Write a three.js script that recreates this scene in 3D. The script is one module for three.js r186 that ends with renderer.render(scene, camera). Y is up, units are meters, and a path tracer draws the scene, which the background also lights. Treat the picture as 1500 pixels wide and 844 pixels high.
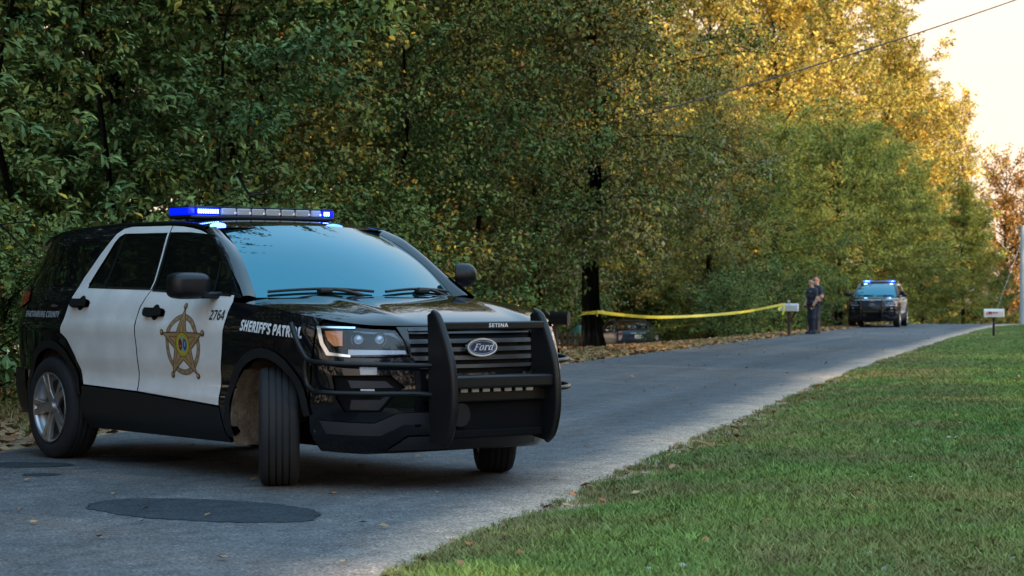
import * as THREE from 'three';
import { mergeGeometries } from 'three/addons/utils/BufferGeometryUtils.js';
import { RoundedBoxGeometry } from 'three/addons/geometries/RoundedBoxGeometry.js';
import { MarchingCubes } from 'three/addons/objects/MarchingCubes.js';

// ---------------------------------------------------------------- camera, sky, sun, exposure
const scene = new THREE.Scene();
const camera = new THREE.PerspectiveCamera(14.85, 1500 / 844, 0.1, 2000);
camera.position.set(0, 1.214, 0);
camera.rotation.set(0.0009, 0, 0);
camera.focus = 14.5; camera.userData.fStop = 6;

const renderer = new THREE.WebGLRenderer({ antialias: true });
renderer.toneMapping = THREE.LinearToneMapping;
renderer.toneMappingExposure = 1.65;
renderer.shadowMap.enabled = true;

const V = (x, y, z) => new THREE.Vector3(x, y, z);
const lerp = (a, b, t) => a + (b - a) * t;
const clamp = (x, a = 0, b = 1) => Math.min(b, Math.max(a, x));
const smooth = (a, b, x) => { const t = clamp((x - a) / (b - a)); return t * t * (3 - 2 * t); };

const SUN = V(0.64, 0.265, 0.72).normalize();
{ // clear late-afternoon sky: pale warm rim above the horizon, blue overhead, brighter toward the sun
  const W = 512, H = 256, data = new Float32Array(W * H * 4);
  for (let r = 0; r < H; r++) {
    const el = ((r + 0.5) / H - 0.5) * Math.PI, y = Math.sin(el);
    for (let c = 0; c < W; c++) {
      const a = ((c + 0.5) / W - 0.5) * 2 * Math.PI, x = Math.cos(a) * Math.cos(el), z = Math.sin(a) * Math.cos(el);
      const cs = x * SUN.x + y * SUN.y + z * SUN.z, k = smooth(0.08, 0.72, y), near = Math.pow(0.5 + 0.5 * cs, 4);
      const i = (r * W + c) * 4, lift = 1 + 0.55 * near;
      const hz = [0.97, 0.74, 0.55], ze = [0.54, 0.95, 1.34];
      for (let q = 0; q < 3; q++) data[i + q] = (y < -0.02 ? [0.16, 0.15, 0.13][q] : lerp(hz[q], ze[q], Math.pow(k, 0.75)) * lift);
      data[i + 3] = 1;
    }
  }
  const sky = new THREE.DataTexture(data, W, H, THREE.RGBAFormat, THREE.FloatType);
  sky.mapping = THREE.EquirectangularReflectionMapping; sky.magFilter = THREE.LinearFilter; sky.minFilter = THREE.LinearFilter;
  sky.colorSpace = THREE.LinearSRGBColorSpace; sky.needsUpdate = true;
  scene.background = sky; scene.environment = sky;
}
const sun = new THREE.DirectionalLight(new THREE.Color(1, 0.78, 0.46), 5);
sun.name = 'sun';
sun.position.copy(SUN).multiplyScalar(150); sun.castShadow = true;
Object.assign(sun.shadow.camera, { left: -120, right: 120, top: 90, bottom: -90, near: 1, far: 400 });
sun.shadow.mapSize.set(4096, 4096);
sun.target.position.set(8, 0, -50);
sun.position.add(sun.target.position);
scene.add(sun, sun.target);

// ---------------------------------------------------------------- helpers
function rng(seed) { let s = seed | 0; return () => { s = (s + 0x6d2b79f5) | 0; let t = Math.imul(s ^ (s >>> 15), 1 | s); t = (t + Math.imul(t ^ (t >>> 7), 61 | t)) ^ t; return ((t ^ (t >>> 14)) >>> 0) / 4294967296; }; }
const hash2 = (x, y) => { let h = Math.imul(x | 0, 374761393) ^ Math.imul(y | 0, 668265263); h = Math.imul(h ^ (h >>> 13), 1274126177); return ((h ^ (h >>> 16)) >>> 0) / 4294967296; };
function noise(x, y) { const ix = Math.floor(x), iy = Math.floor(y), fx = x - ix, fy = y - iy, sx = fx * fx * (3 - 2 * fx), sy = fy * fy * (3 - 2 * fy); return lerp(lerp(hash2(ix, iy), hash2(ix + 1, iy), sx), lerp(hash2(ix, iy + 1), hash2(ix + 1, iy + 1), sx), sy); }
const fbm = (x, y, n = 4) => { let s = 0, a = 0.5, t = 0; for (let i = 0; i < n; i++) { s += a * noise(x, y); t += a; x = x * 2.03 + 17.1; y = y * 2.03 + 9.7; a *= 0.5; } return s / t; };
function pchip(pts) { // smooth monotone interpolation through (x, y) pairs
  const n = pts.length, X = pts.map((p) => p[0]), Y = pts.map((p) => p[1]), h = [], d = [], m = new Array(n).fill(0);
  for (let i = 0; i < n - 1; i++) { h[i] = X[i + 1] - X[i]; d[i] = (Y[i + 1] - Y[i]) / h[i]; }
  m[0] = d[0]; m[n - 1] = d[n - 2];
  for (let i = 1; i < n - 1; i++) m[i] = d[i - 1] * d[i] <= 0 ? 0 : 3 * (h[i - 1] + h[i]) / ((2 * h[i] + h[i - 1]) / d[i - 1] + (h[i] + 2 * h[i - 1]) / d[i]);
  return (x) => {
    if (x <= X[0]) return Y[0] + m[0] * (x - X[0]); if (x >= X[n - 1]) return Y[n - 1] + m[n - 1] * (x - X[n - 1]);
    let i = 0; while (x > X[i + 1]) i++;
    const t = (x - X[i]) / h[i], t2 = t * t, t3 = t2 * t;
    return Y[i] * (2 * t3 - 3 * t2 + 1) + h[i] * m[i] * (t3 - 2 * t2 + t) + Y[i + 1] * (-2 * t3 + 3 * t2) + h[i] * m[i + 1] * (t3 - t2);
  };
}
const col = (r, g, b) => new THREE.Color().setRGB(r, g, b);
const std = (c, roughness = 0.8, extra = {}) => new THREE.MeshStandardMaterial({ color: col(...c), roughness, ...extra });
const phys = (c, roughness, extra = {}) => new THREE.MeshPhysicalMaterial({ color: col(...c), roughness, ...extra });
const used = {};
function numbered(name) { const n = used[name] = (used[name] ?? -1) + 1; return n ? name + '_' + String(n).padStart(3, '0') : name; }
function shade(o) { o.castShadow = true; o.receiveShadow = true; return o; }
function mesh(name, geo, mat, parent) { const m = shade(new THREE.Mesh(geo, mat)); m.name = name; if (parent) parent.add(m); return m; }
function tag(o, label, category, group, kind) { Object.assign(o.userData, { label, category }); if (group) o.userData.group = group; if (kind) o.userData.kind = kind; return o; }
function thing(name, label, category, pos = [0, 0, 0], turn = 0, group) { const g = new THREE.Group(); g.name = numbered(name); g.position.set(...pos); g.rotation.y = turn; scene.add(g); return tag(g, label, category, group); }
function structure(name, geo, mat, parent = scene) { const m = mesh(parent === scene ? numbered(name) : name, geo, mat, parent); m.userData.kind = 'structure'; return m; }
function plainGeo(g) { const o = g.index ? g.toNonIndexed() : g.clone(); for (const k of Object.keys(o.attributes)) if (!['position', 'normal', 'uv'].includes(k)) o.deleteAttribute(k); o.morphAttributes = {}; return o; }
const merge = (list) => mergeGeometries(list.map(plainGeo));
const box = (w, h, d, x = 0, y = 0, z = 0, r = 0) => (r ? new RoundedBoxGeometry(w, h, d, 3, r) : new THREE.BoxGeometry(w, h, d)).translate(x, y, z);
function tube(pts, r, seg = 8, n = 0) { return new THREE.TubeGeometry(new THREE.CatmullRomCurve3(pts.map((p) => (p.isVector3 ? p : V(...p))), false, 'centripetal'), n || pts.length * 6, r, seg, false); }
function bar(a, b, r, seg = 8) { const A = V(...a), B = V(...b), g = new THREE.CylinderGeometry(r, r, A.distanceTo(B), seg); g.applyQuaternion(new THREE.Quaternion().setFromUnitVectors(V(0, 1, 0), B.clone().sub(A).normalize())); return g.translate(...A.add(B).multiplyScalar(0.5).toArray()); }
function canvasTex(w, h, draw, srgb = true) { const c = document.createElement('canvas'); c.width = w; c.height = h; const g = c.getContext('2d'); draw(g, w, h); const t = new THREE.CanvasTexture(c); if (srgb) t.colorSpace = THREE.SRGBColorSpace; t.magFilter = THREE.LinearFilter; return t; }
function grainTex(size, f, srgb = true) { const d = new Uint8Array(size * size * 4); for (let y = 0; y < size; y++) for (let x = 0; x < size; x++) { const v = f(x, y), i = (y * size + x) * 4; for (let c = 0; c < 3; c++) d[i + c] = clamp(Array.isArray(v) ? v[c] : v) * 255; d[i + 3] = 255; } const t = new THREE.DataTexture(d, size, size); t.wrapS = t.wrapT = THREE.RepeatWrapping; t.magFilter = THREE.LinearFilter; if (srgb) t.colorSpace = THREE.SRGBColorSpace; t.needsUpdate = true; return t; }

// ---------------------------------------------------------------- ground and road
// d is the distance ahead of the camera (-z); the road's right edge lies at x = roadRight(d), the road is ROAD metres wide
const ROAD = 5.05;
const roadRight = pchip([[-90, -24], [-40, -12.2], [0, -2.75], [9.5, -0.53], [17.5, 1.35], [28.5, 3.96], [50, 9.35], [80, 17.1], [110, 26.6], [140, 37], [320, 105]]);
function groundY(x, d) {
  const o = x - roadRight(d);
  let y = -0.2 * smooth(30, 84, d) - 0.0008 * Math.pow(Math.max(0, Math.min(d, 190) - 86), 2);
  if (o > 0) y += 0.022 * Math.min(o, 25) * smooth(0, 2, o);
  if (o < -ROAD) { const l = -ROAD - o; y -= 1.25 * smooth(0.3, 8.5, l) * smooth(33, 80, d) - 0.10 * smooth(0.2, 1.6, l) * (1 - smooth(30, 60, d)); }
  return y;
}
const at = (d, o) => { const x = roadRight(d) + o; return V(x, groundY(x, d), -d); };

const dirtTex = grainTex(512, (x, y) => { const n = fbm(x / 64, y / 64, 4), g = hash2(x, y + 999), c = noise(x / 5, y / 5); const v = 0.55 + 0.35 * (n - 0.5) + 0.28 * (g - 0.5) + 0.3 * (c - 0.5); return [v * 1.05, v, v * 0.93]; });
{ // one sheet of ground laid along the road and out to the horizon
  const os = [], ds = [];
  for (let o = -300; o < -60; o += 24) os.push(o); for (let o = -60; o < -16; o += 2.2) os.push(o); for (let o = -16; o < -6; o += 0.5) os.push(o);
  for (let o = -6; o < 1.5; o += 0.15) os.push(o); for (let o = 1.5; o < 12; o += 0.6) os.push(o); for (let o = 12; o < 60; o += 4) os.push(o); for (let o = 60; o <= 320; o += 26) os.push(o);
  for (let d = -120; d < 0; d += 6) ds.push(d); for (let d = 0; d < 30; d += 0.3) ds.push(d); for (let d = 30; d < 130; d += 1) ds.push(d); for (let d = 130; d <= 700; d += 19) ds.push(d);
  const P = [], C = [], U = [], I = [];
  for (const d of ds) for (const o of os) {
    const x = roadRight(d) + o; let y = groundY(x, d);
    if (o > -ROAD + 0.2 && o < -0.2) y -= 0.06;
    else y += 0.025 * (fbm(x * 2.2, d * 2.2, 3) - 0.5) - 0.012;
    P.push(x, y, -d); U.push(x / 1.7, d / 1.7);
    const n = fbm(x * 0.9 + 40, d * 0.9, 4), n2 = fbm(x * 3.1, d * 3.1, 3);
    let c;
    if (o > -0.6) { const g = smooth(0.25, 0.9, o + (n - 0.5) * 0.9); const e = smooth(0.35, 0.65, n2); c = [lerp(lerp(0.34, 0.82, e), 0.16, g), lerp(lerp(0.23, 0.58, e), 0.15, g), lerp(lerp(0.14, 0.43, e), 0.07, g)]; }
    else { const g = smooth(0, 1, n2); c = [lerp(0.30, 0.52, g), lerp(0.20, 0.36, g), lerp(0.11, 0.20, g)]; }
    const k = 0.75 + 0.5 * n; C.push(c[0] * k * 1.7, c[1] * k * 1.7, c[2] * k * 1.7);
  }
  const nO = os.length;
  for (let a = 0; a < ds.length - 1; a++) for (let b = 0; b < nO - 1; b++) { const i = a * nO + b; I.push(i, i + 1, i + nO, i + 1, i + nO + 1, i + nO); }
  const g = new THREE.BufferGeometry();
  g.setAttribute('position', new THREE.Float32BufferAttribute(P, 3)); g.setAttribute('uv', new THREE.Float32BufferAttribute(U, 2)); g.setAttribute('color', new THREE.Float32BufferAttribute(C, 3)); g.setIndex(I); g.computeVertexNormals();
  structure('ground', g, new THREE.MeshStandardMaterial({ map: dirtTex, vertexColors: true, roughness: 0.97 }));
}
const asphaltTex = grainTex(1024, (x, y) => { const g = hash2(x >> 1, y >> 1), g2 = noise(x / 7 + 700, y / 7), g3 = hash2((x / 9 | 0) + 31, (y / 9 | 0) + 7), n = fbm(x / 90, y / 90, 3); let v = 0.61 + 0.16 * (g - 0.5) + 0.26 * (g2 - 0.5) + 0.16 * (n - 0.5); if (g3 > 0.92) v += 0.15; if (g3 < 0.10) v -= 0.12; return [v * 0.99, v, v * 1.02]; });
let road;
{
  const os = [], ds = [];
  for (let k = 0; k <= 66; k++) { const t = k / 66; os.push(lerp(-ROAD - 0.12, 0.14, t)); }
  for (let d = -60; d < 6; d += 1.5) ds.push(d); for (let d = 6; d < 26; d += 0.14) ds.push(d); for (let d = 26; d < 60; d += 0.4) ds.push(d); for (let d = 60; d <= 170; d += 1.2) ds.push(d);
  const P = [], C = [], U = [], I = [];
  for (const d of ds) os.forEach((o0, k) => {
    const er = 0.30 * (fbm(d * 0.9, 3.3, 4) - 0.5) + 0.10 * (fbm(d * 5, 8.1, 2) - 0.5), el = 0.34 * (fbm(d * 0.8, 44.3, 4) - 0.5);
    const t = k / 66, o = o0 + er * smooth(0.85, 1, t) + el * smooth(0.15, 0, t), x = roadRight(d) + o;
    P.push(x, groundY(x, d) + 0.016 - 0.05 * smooth(0.955, 1, t) - 0.05 * smooth(0.045, 0, t), -d); U.push(x / 1.3, d / 1.3);
    const n = fbm(x * 1.3, d * 0.8, 4), track = fbm(o * 1.9 + 20, d * 0.09, 3), nb = fbm(x * 4.1 + 5, d * 3.3, 3);
    const right = 1 - t, sandR = smooth(0.15, 0.02, right + (n - 0.5) * 0.06 + (nb - 0.5) * 0.03), dustR = smooth(0.22, 0.02, right + (n - 0.5) * 0.12);
    const sandL = smooth(0.07, 0.005, t + (n - 0.5) * 0.07 + (nb - 0.5) * 0.04);
    const wear = 0.9 + 0.22 * (n - 0.5) + 0.5 * (track - 0.5);
    let c = [0.285 * wear, 0.275 * wear, 0.275 * wear];
    c = c.map((v, i) => lerp(v, [0.44, 0.37, 0.33][i], dustR * 0.5)); c = c.map((v, i) => lerp(v, [1.18, 0.80, 0.57][i], sandR * 0.92)); c = c.map((v, i) => lerp(v, [0.62, 0.48, 0.34][i], sandL));
    C.push(...c);
  });
  const n = os.length;
  for (let a = 0; a < ds.length - 1; a++) for (let b = 0; b < n - 1; b++) { const i = a * n + b; I.push(i, i + 1, i + n, i + 1, i + n + 1, i + n); }
  const g = new THREE.BufferGeometry();
  g.setAttribute('position', new THREE.Float32BufferAttribute(P, 3)); g.setAttribute('uv', new THREE.Float32BufferAttribute(U, 2)); g.setAttribute('color', new THREE.Float32BufferAttribute(C, 3)); g.setIndex(I); g.computeVertexNormals();
  road = structure('road', g, new THREE.MeshPhysicalMaterial({ map: asphaltTex, bumpMap: asphaltTex, bumpScale: 0.004, vertexColors: true, roughness: 0.9, specularIntensity: 0.2 }));
  // dark stains on the asphalt, each a thin sheet with its own uneven outline
  const stainMat = new THREE.MeshPhysicalMaterial({ map: asphaltTex, color: col(0.085, 0.10, 0.115), roughness: 0.9, specularIntensity: 0.25 });
  const stains = [[-1.667, 12.02, 0.78, 0.52, 0.46], [-3.38, 15.13, 0.38, 0.22, 0.1], [-3.05, 14.32, 0.13, 0.12, 0], [-2.64, 15.67, 0.36, 0.28, 0.2]];
  stains.forEach(([x, d, rx, rd, turn], q) => {
    const pos = [x, groundY(x, d) + 0.0195, -d], uv = [x / 1.3, d / 1.3], idx = [], N = 96;
    for (let k = 0; k < N; k++) { const a = k / N * Math.PI * 2, r = 1 + 0.30 * (fbm(Math.cos(a) * 1.6 + q * 9, Math.sin(a) * 1.6, 4) - 0.5) + 0.03 * Math.sin(k * 2.4), lx = Math.cos(a) * rx * r, ld = Math.sin(a) * rd * r, X = x + lx * Math.cos(turn) + ld * Math.sin(turn) * 0.3, D = d - lx * Math.sin(turn) + ld; pos.push(X, groundY(X, D) + 0.0195, -D); uv.push(X / 1.3, D / 1.3); idx.push(0, 1 + k, 1 + (k + 1) % N); }
    const s = new THREE.BufferGeometry(); s.setAttribute('position', new THREE.Float32BufferAttribute(pos, 3)); s.setAttribute('uv', new THREE.Float32BufferAttribute(uv, 2)); s.setIndex(idx); s.computeVertexNormals();
    mesh('oil_stain', s, stainMat, road);
  });
}
// lawn: tufts of blades
function tuftGeo(seed, blades, h, spread, w) {
  const R = rng(seed), P = [], I = [];
  for (let k = 0; k < blades; k++) {
    const a = R() * 6.283, r = spread * Math.sqrt(R()), x = Math.cos(a) * r, z = Math.sin(a) * r, l = h * (0.45 + 0.75 * R()), b = R() * 6.283, lean = l * (0.25 + 0.75 * R()), ww = w * (0.7 + 0.6 * R());
    const px = Math.cos(b + 1.57) * ww, pz = Math.sin(b + 1.57) * ww, i = P.length / 3, mx = x + Math.cos(b) * lean * 0.35, mz = z + Math.sin(b) * lean * 0.35;
    P.push(x - px, -0.01, z - pz, x + px, -0.01, z + pz, mx - px * 0.8, l * 0.6, mz - pz * 0.8, mx + px * 0.8, l * 0.6, mz + pz * 0.8, x + Math.cos(b) * lean, l * 0.9, z + Math.sin(b) * lean);
    I.push(i, i + 1, i + 2, i + 1, i + 3, i + 2, i + 2, i + 3, i + 4);
  }
  const g = new THREE.BufferGeometry(); g.setAttribute('position', new THREE.Float32BufferAttribute(P, 3)); g.setIndex(I); g.computeVertexNormals(); return g;
}
function scatter(name, geo, mat, spots, label, category) {
  const m = shade(new THREE.InstancedMesh(geo, mat, spots.length)), M = new THREE.Matrix4(), Q = new THREE.Quaternion(), E = new THREE.Euler();
  spots.forEach((s, i) => { M.compose(s.p, Q.setFromEuler(E.set(s.rx || 0, s.ry, s.rz || 0)), V(s.s, s.sy ?? s.s, s.s)); m.setMatrixAt(i, M); m.setColorAt(i, col(...s.c)); });
  m.name = numbered(name); scene.add(m); return tag(m, label, category, null, 'stuff');
}
{
  const R = rng(11), spots = [];
  for (let k = 0; k < 250000; k++) {
    const d = 8 + 78 * Math.pow(R(), 1.7), o = 0.02 + (4.2 + 0.10 * d) * Math.pow(R(), 1.15);
    const x = roadRight(d) + o, px = x / d * 3240 + 750; if (px > 2500) continue;
    const n = fbm(x * 0.9 + 40, d * 0.9, 4), cover = smooth(0.0, 0.75, o + (n - 0.5) * 0.9), n2 = fbm(x * 1.7, d * 1.1 + 30, 3), n3 = fbm(x * 0.5 + 9, d * 0.33, 3);
    if (R() > 0.12 + 0.88 * cover) continue;
    const y = groundY(x, d), dry = clamp(1.0 - cover * 0.5 - 0.30 * smooth(0.5, 2.2, o) + (n2 - 0.50) * 2.6) * (0.35 + 0.8 * R()), k2 = 0.55 + 0.75 * R() + (R() < 0.03 ? 0.9 : 0);
    const g3 = smooth(0.3, 0.7, n3), g = [lerp(0.096, 0.158, g3), lerp(0.174, 0.218, g3), lerp(0.044, 0.056, g3)];
    spots.push({ p: V(x, y, -d), ry: R() * 6.28, s: (0.75 + 0.5 * R()) * (0.55 + 0.45 * cover) * (1 + d / 130), sy: (0.6 + 0.7 * R()) * (0.4 + 0.6 * cover), c: [lerp(g[0], 0.20, dry) * k2, lerp(g[1], 0.165, dry) * k2, lerp(g[2], 0.07, dry) * k2] });
  }
  const gm = new THREE.MeshPhysicalMaterial({ color: col(1, 1, 1), roughness: 0.8, specularIntensity: 0.12 });
  scatter('grass', tuftGeo(3, 16, 0.07, 0.065, 0.0032), gm, spots, 'short green lawn grass on the verge right of the road', 'grass');
  const weeds = [];
  for (let k = 0; k < 26000; k++) {
    const d = 8 + 52 * Math.pow(R(), 1.6), o = 0.1 + (2 + 0.085 * d) * Math.pow(R(), 0.9), x = roadRight(d) + o; if (x / d * 3240 > 860 || o < 0.7 || fbm(x * 1.1 + 70, d * 0.9, 3) < 0.52) continue;
    const k2 = 0.7 + 0.6 * R(), w = R() < 0.06; weeds.push({ p: V(x, groundY(x, d) + 0.02 + 0.04 * R(), -d), rx: (R() - 0.5) * 1.1, ry: R() * 6.28, rz: (R() - 0.5) * 1.1, s: 0.3 + 0.35 * R(), c: w ? [0.26 * k2, 0.29 * k2, 0.22 * k2] : [0.07 * k2, 0.125 * k2, 0.035 * k2] });
  }
  scatter('lawn_weeds', leafGeo(0.085, 0.07, 0.008), gm, weeds, 'small broad-leaved weeds growing in patches among the lawn grass', 'weeds');
  const dry = [];
  for (let k = 0; k < 9000; k++) {
    const d = 9 + 80 * Math.pow(R(), 1.2), o = -ROAD - 0.15 - (d > 38 ? 1.3 : 2.6) * Math.pow(R(), 1.2), p = at(d, o), n = fbm(p.x * 0.8, d * 0.8, 3); if (n < 0.5) continue; const k2 = 0.6 + 0.6 * R(), gr = R() * R();
    dry.push({ p, ry: R() * 6.28, s: 0.8 + 0.9 * R(), sy: (0.6 + 0.9 * R()) * (d > 38 ? 0.6 : 1), c: [lerp(0.30, 0.10, gr) * k2, lerp(0.23, 0.13, gr) * k2, lerp(0.10, 0.04, gr) * k2] });
  }
  scatter('dry_grass', tuftGeo(4, 16, 0.09, 0.08, 0.0035), gm, dry, 'dry straw-coloured grass on the shoulder under the trees', 'grass');
}
function leafGeo(l, w, fold) { const g = new THREE.BufferGeometry(); g.setAttribute('position', new THREE.Float32BufferAttribute([-l / 2, 0, 0, -l * 0.1, fold, w / 2, -l * 0.1, fold, -w / 2, l * 0.25, fold * 0.8, w * 0.42, l * 0.25, fold * 0.8, -w * 0.42, l / 2, fold * 1.2, 0, 0, 0, 0], 3)); g.setIndex([0, 1, 6, 0, 6, 2, 6, 1, 3, 6, 4, 2, 6, 3, 5, 6, 5, 4]); g.computeVertexNormals(); return g; }
{
  const R = rng(23), lit = [], road_ = [], lawn = [];
  const brown = () => { const t = R(), k = 0.6 + 0.7 * R(); return t < 0.5 ? [0.21 * k, 0.115 * k, 0.05 * k] : t < 0.8 ? [0.30 * k, 0.19 * k, 0.09 * k] : [0.33 * k, 0.12 * k, 0.04 * k]; };
  for (let k = 0; k < 34000; k++) { const d = 8 + 100 * Math.pow(R(), 1.15), l = 4.6 * Math.pow(R(), 1.3) - 0.15, p = at(d, -ROAD - l); if (l < 0.25 && R() > 0.25) continue; p.y += 0.012 + 0.012 * R(); lit.push({ p, rx: (R() - 0.5) * 0.9, ry: R() * 6.28, rz: (R() - 0.5) * 0.9, s: (0.7 + 0.7 * R()) * (1 + d / 120), c: brown() }); }
  for (let k = 0; k < 330; k++) { const d = 9 + 62 * Math.pow(R(), 1.2), o = R() < 0.5 ? -ROAD + 1.6 * R() * R() : -ROAD * R(), p = at(d, o); p.y += 0.028; road_.push({ p, rx: (R() - 0.5) * 0.4, ry: R() * 6.28, rz: (R() - 0.5) * 0.4, s: 0.4 + 0.5 * R(), c: brown() }); }
  for (let k = 0; k < 620; k++) { const d = 9 + 50 * Math.pow(R(), 1.3), o = 0.1 + (1 + 0.1 * d) * Math.pow(R(), 1.3), p = at(d, o); p.y += 0.03 + 0.03 * R(); lawn.push({ p, rx: (R() - 0.5), ry: R() * 6.28, rz: (R() - 0.5), s: 0.35 + 0.55 * R(), c: brown() }); }
  const lm = new THREE.MeshStandardMaterial({ roughness: 0.85 }), lg = leafGeo(0.085, 0.05, 0.012);
  scatter('leaf_litter', lg, lm, lit, 'fallen brown leaves covering the road shoulder under the trees', 'leaf litter');
  scatter('fallen_leaves', lg, lm, road_, 'few dry leaves lying scattered on the asphalt', 'leaf litter');
  scatter('lawn_leaves', lg, lm, lawn, 'brown fallen leaves dotted over the green lawn', 'leaf litter');
}

// ---------------------------------------------------------------- trees
const barkTex = grainTex(256, (x, y) => { const r = fbm(x / 9, y / 70, 4), g = hash2(x, y >> 1); const v = 0.42 + 0.75 * (r - 0.5) + 0.15 * (g - 0.5); return [v * 1.04, v, v * 0.95]; });
barkTex.repeat.set(2, 1);
const barkMat = new THREE.MeshStandardMaterial({ map: barkTex, bumpMap: barkTex, bumpScale: 0.02, color: col(1.0, 0.86, 0.75), roughness: 0.95 });
const leafMats = {};
function leafMat(tint) { const k = tint.join(); return leafMats[k] ??= new THREE.MeshPhysicalMaterial({ color: col(...tint), vertexColors: true, roughness: 0.7, transmission: tint[2] === 1.01 ? 0.35 : 0, thickness: 0, specularIntensity: 0.28 }); }
function taper(pts, r0, r1, seg, flare) { // tapered tube through points
  const c = new THREE.CatmullRomCurve3(pts, false, 'centripetal'), n = flare ? 40 : Math.max(3, pts.length * 2), P = [], N = [], U = [], I = [], len = c.getLength();
  const f = c.computeFrenetFrames(n, false);
  for (let i = 0; i <= n; i++) { const p = c.getPointAt(i / n), r = lerp(r0, r1, Math.pow(i / n, 0.85)) * (flare ? 1 + 0.55 * Math.exp(-Math.max(0, p.y) / 0.22) : 1); for (let j = 0; j <= seg; j++) { const a = j / seg * 6.28319, d = f.normals[i].clone().multiplyScalar(Math.cos(a)).addScaledVector(f.binormals[i], Math.sin(a)); P.push(p.x + d.x * r, p.y + d.y * r, p.z + d.z * r); N.push(d.x, d.y, d.z); U.push(j / seg, i / n * len / 2); } }
  for (let i = 0; i < n; i++) for (let j = 0; j < seg; j++) { const a = i * (seg + 1) + j, b = a + seg + 1; I.push(a, b, a + 1, a + 1, b, b + 1); }
  const g = new THREE.BufferGeometry(); g.setAttribute('position', new THREE.Float32BufferAttribute(P, 3)); g.setAttribute('normal', new THREE.Float32BufferAttribute(N, 3)); g.setAttribute('uv', new THREE.Float32BufferAttribute(U, 2)); g.setIndex(I); return g;
}
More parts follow.
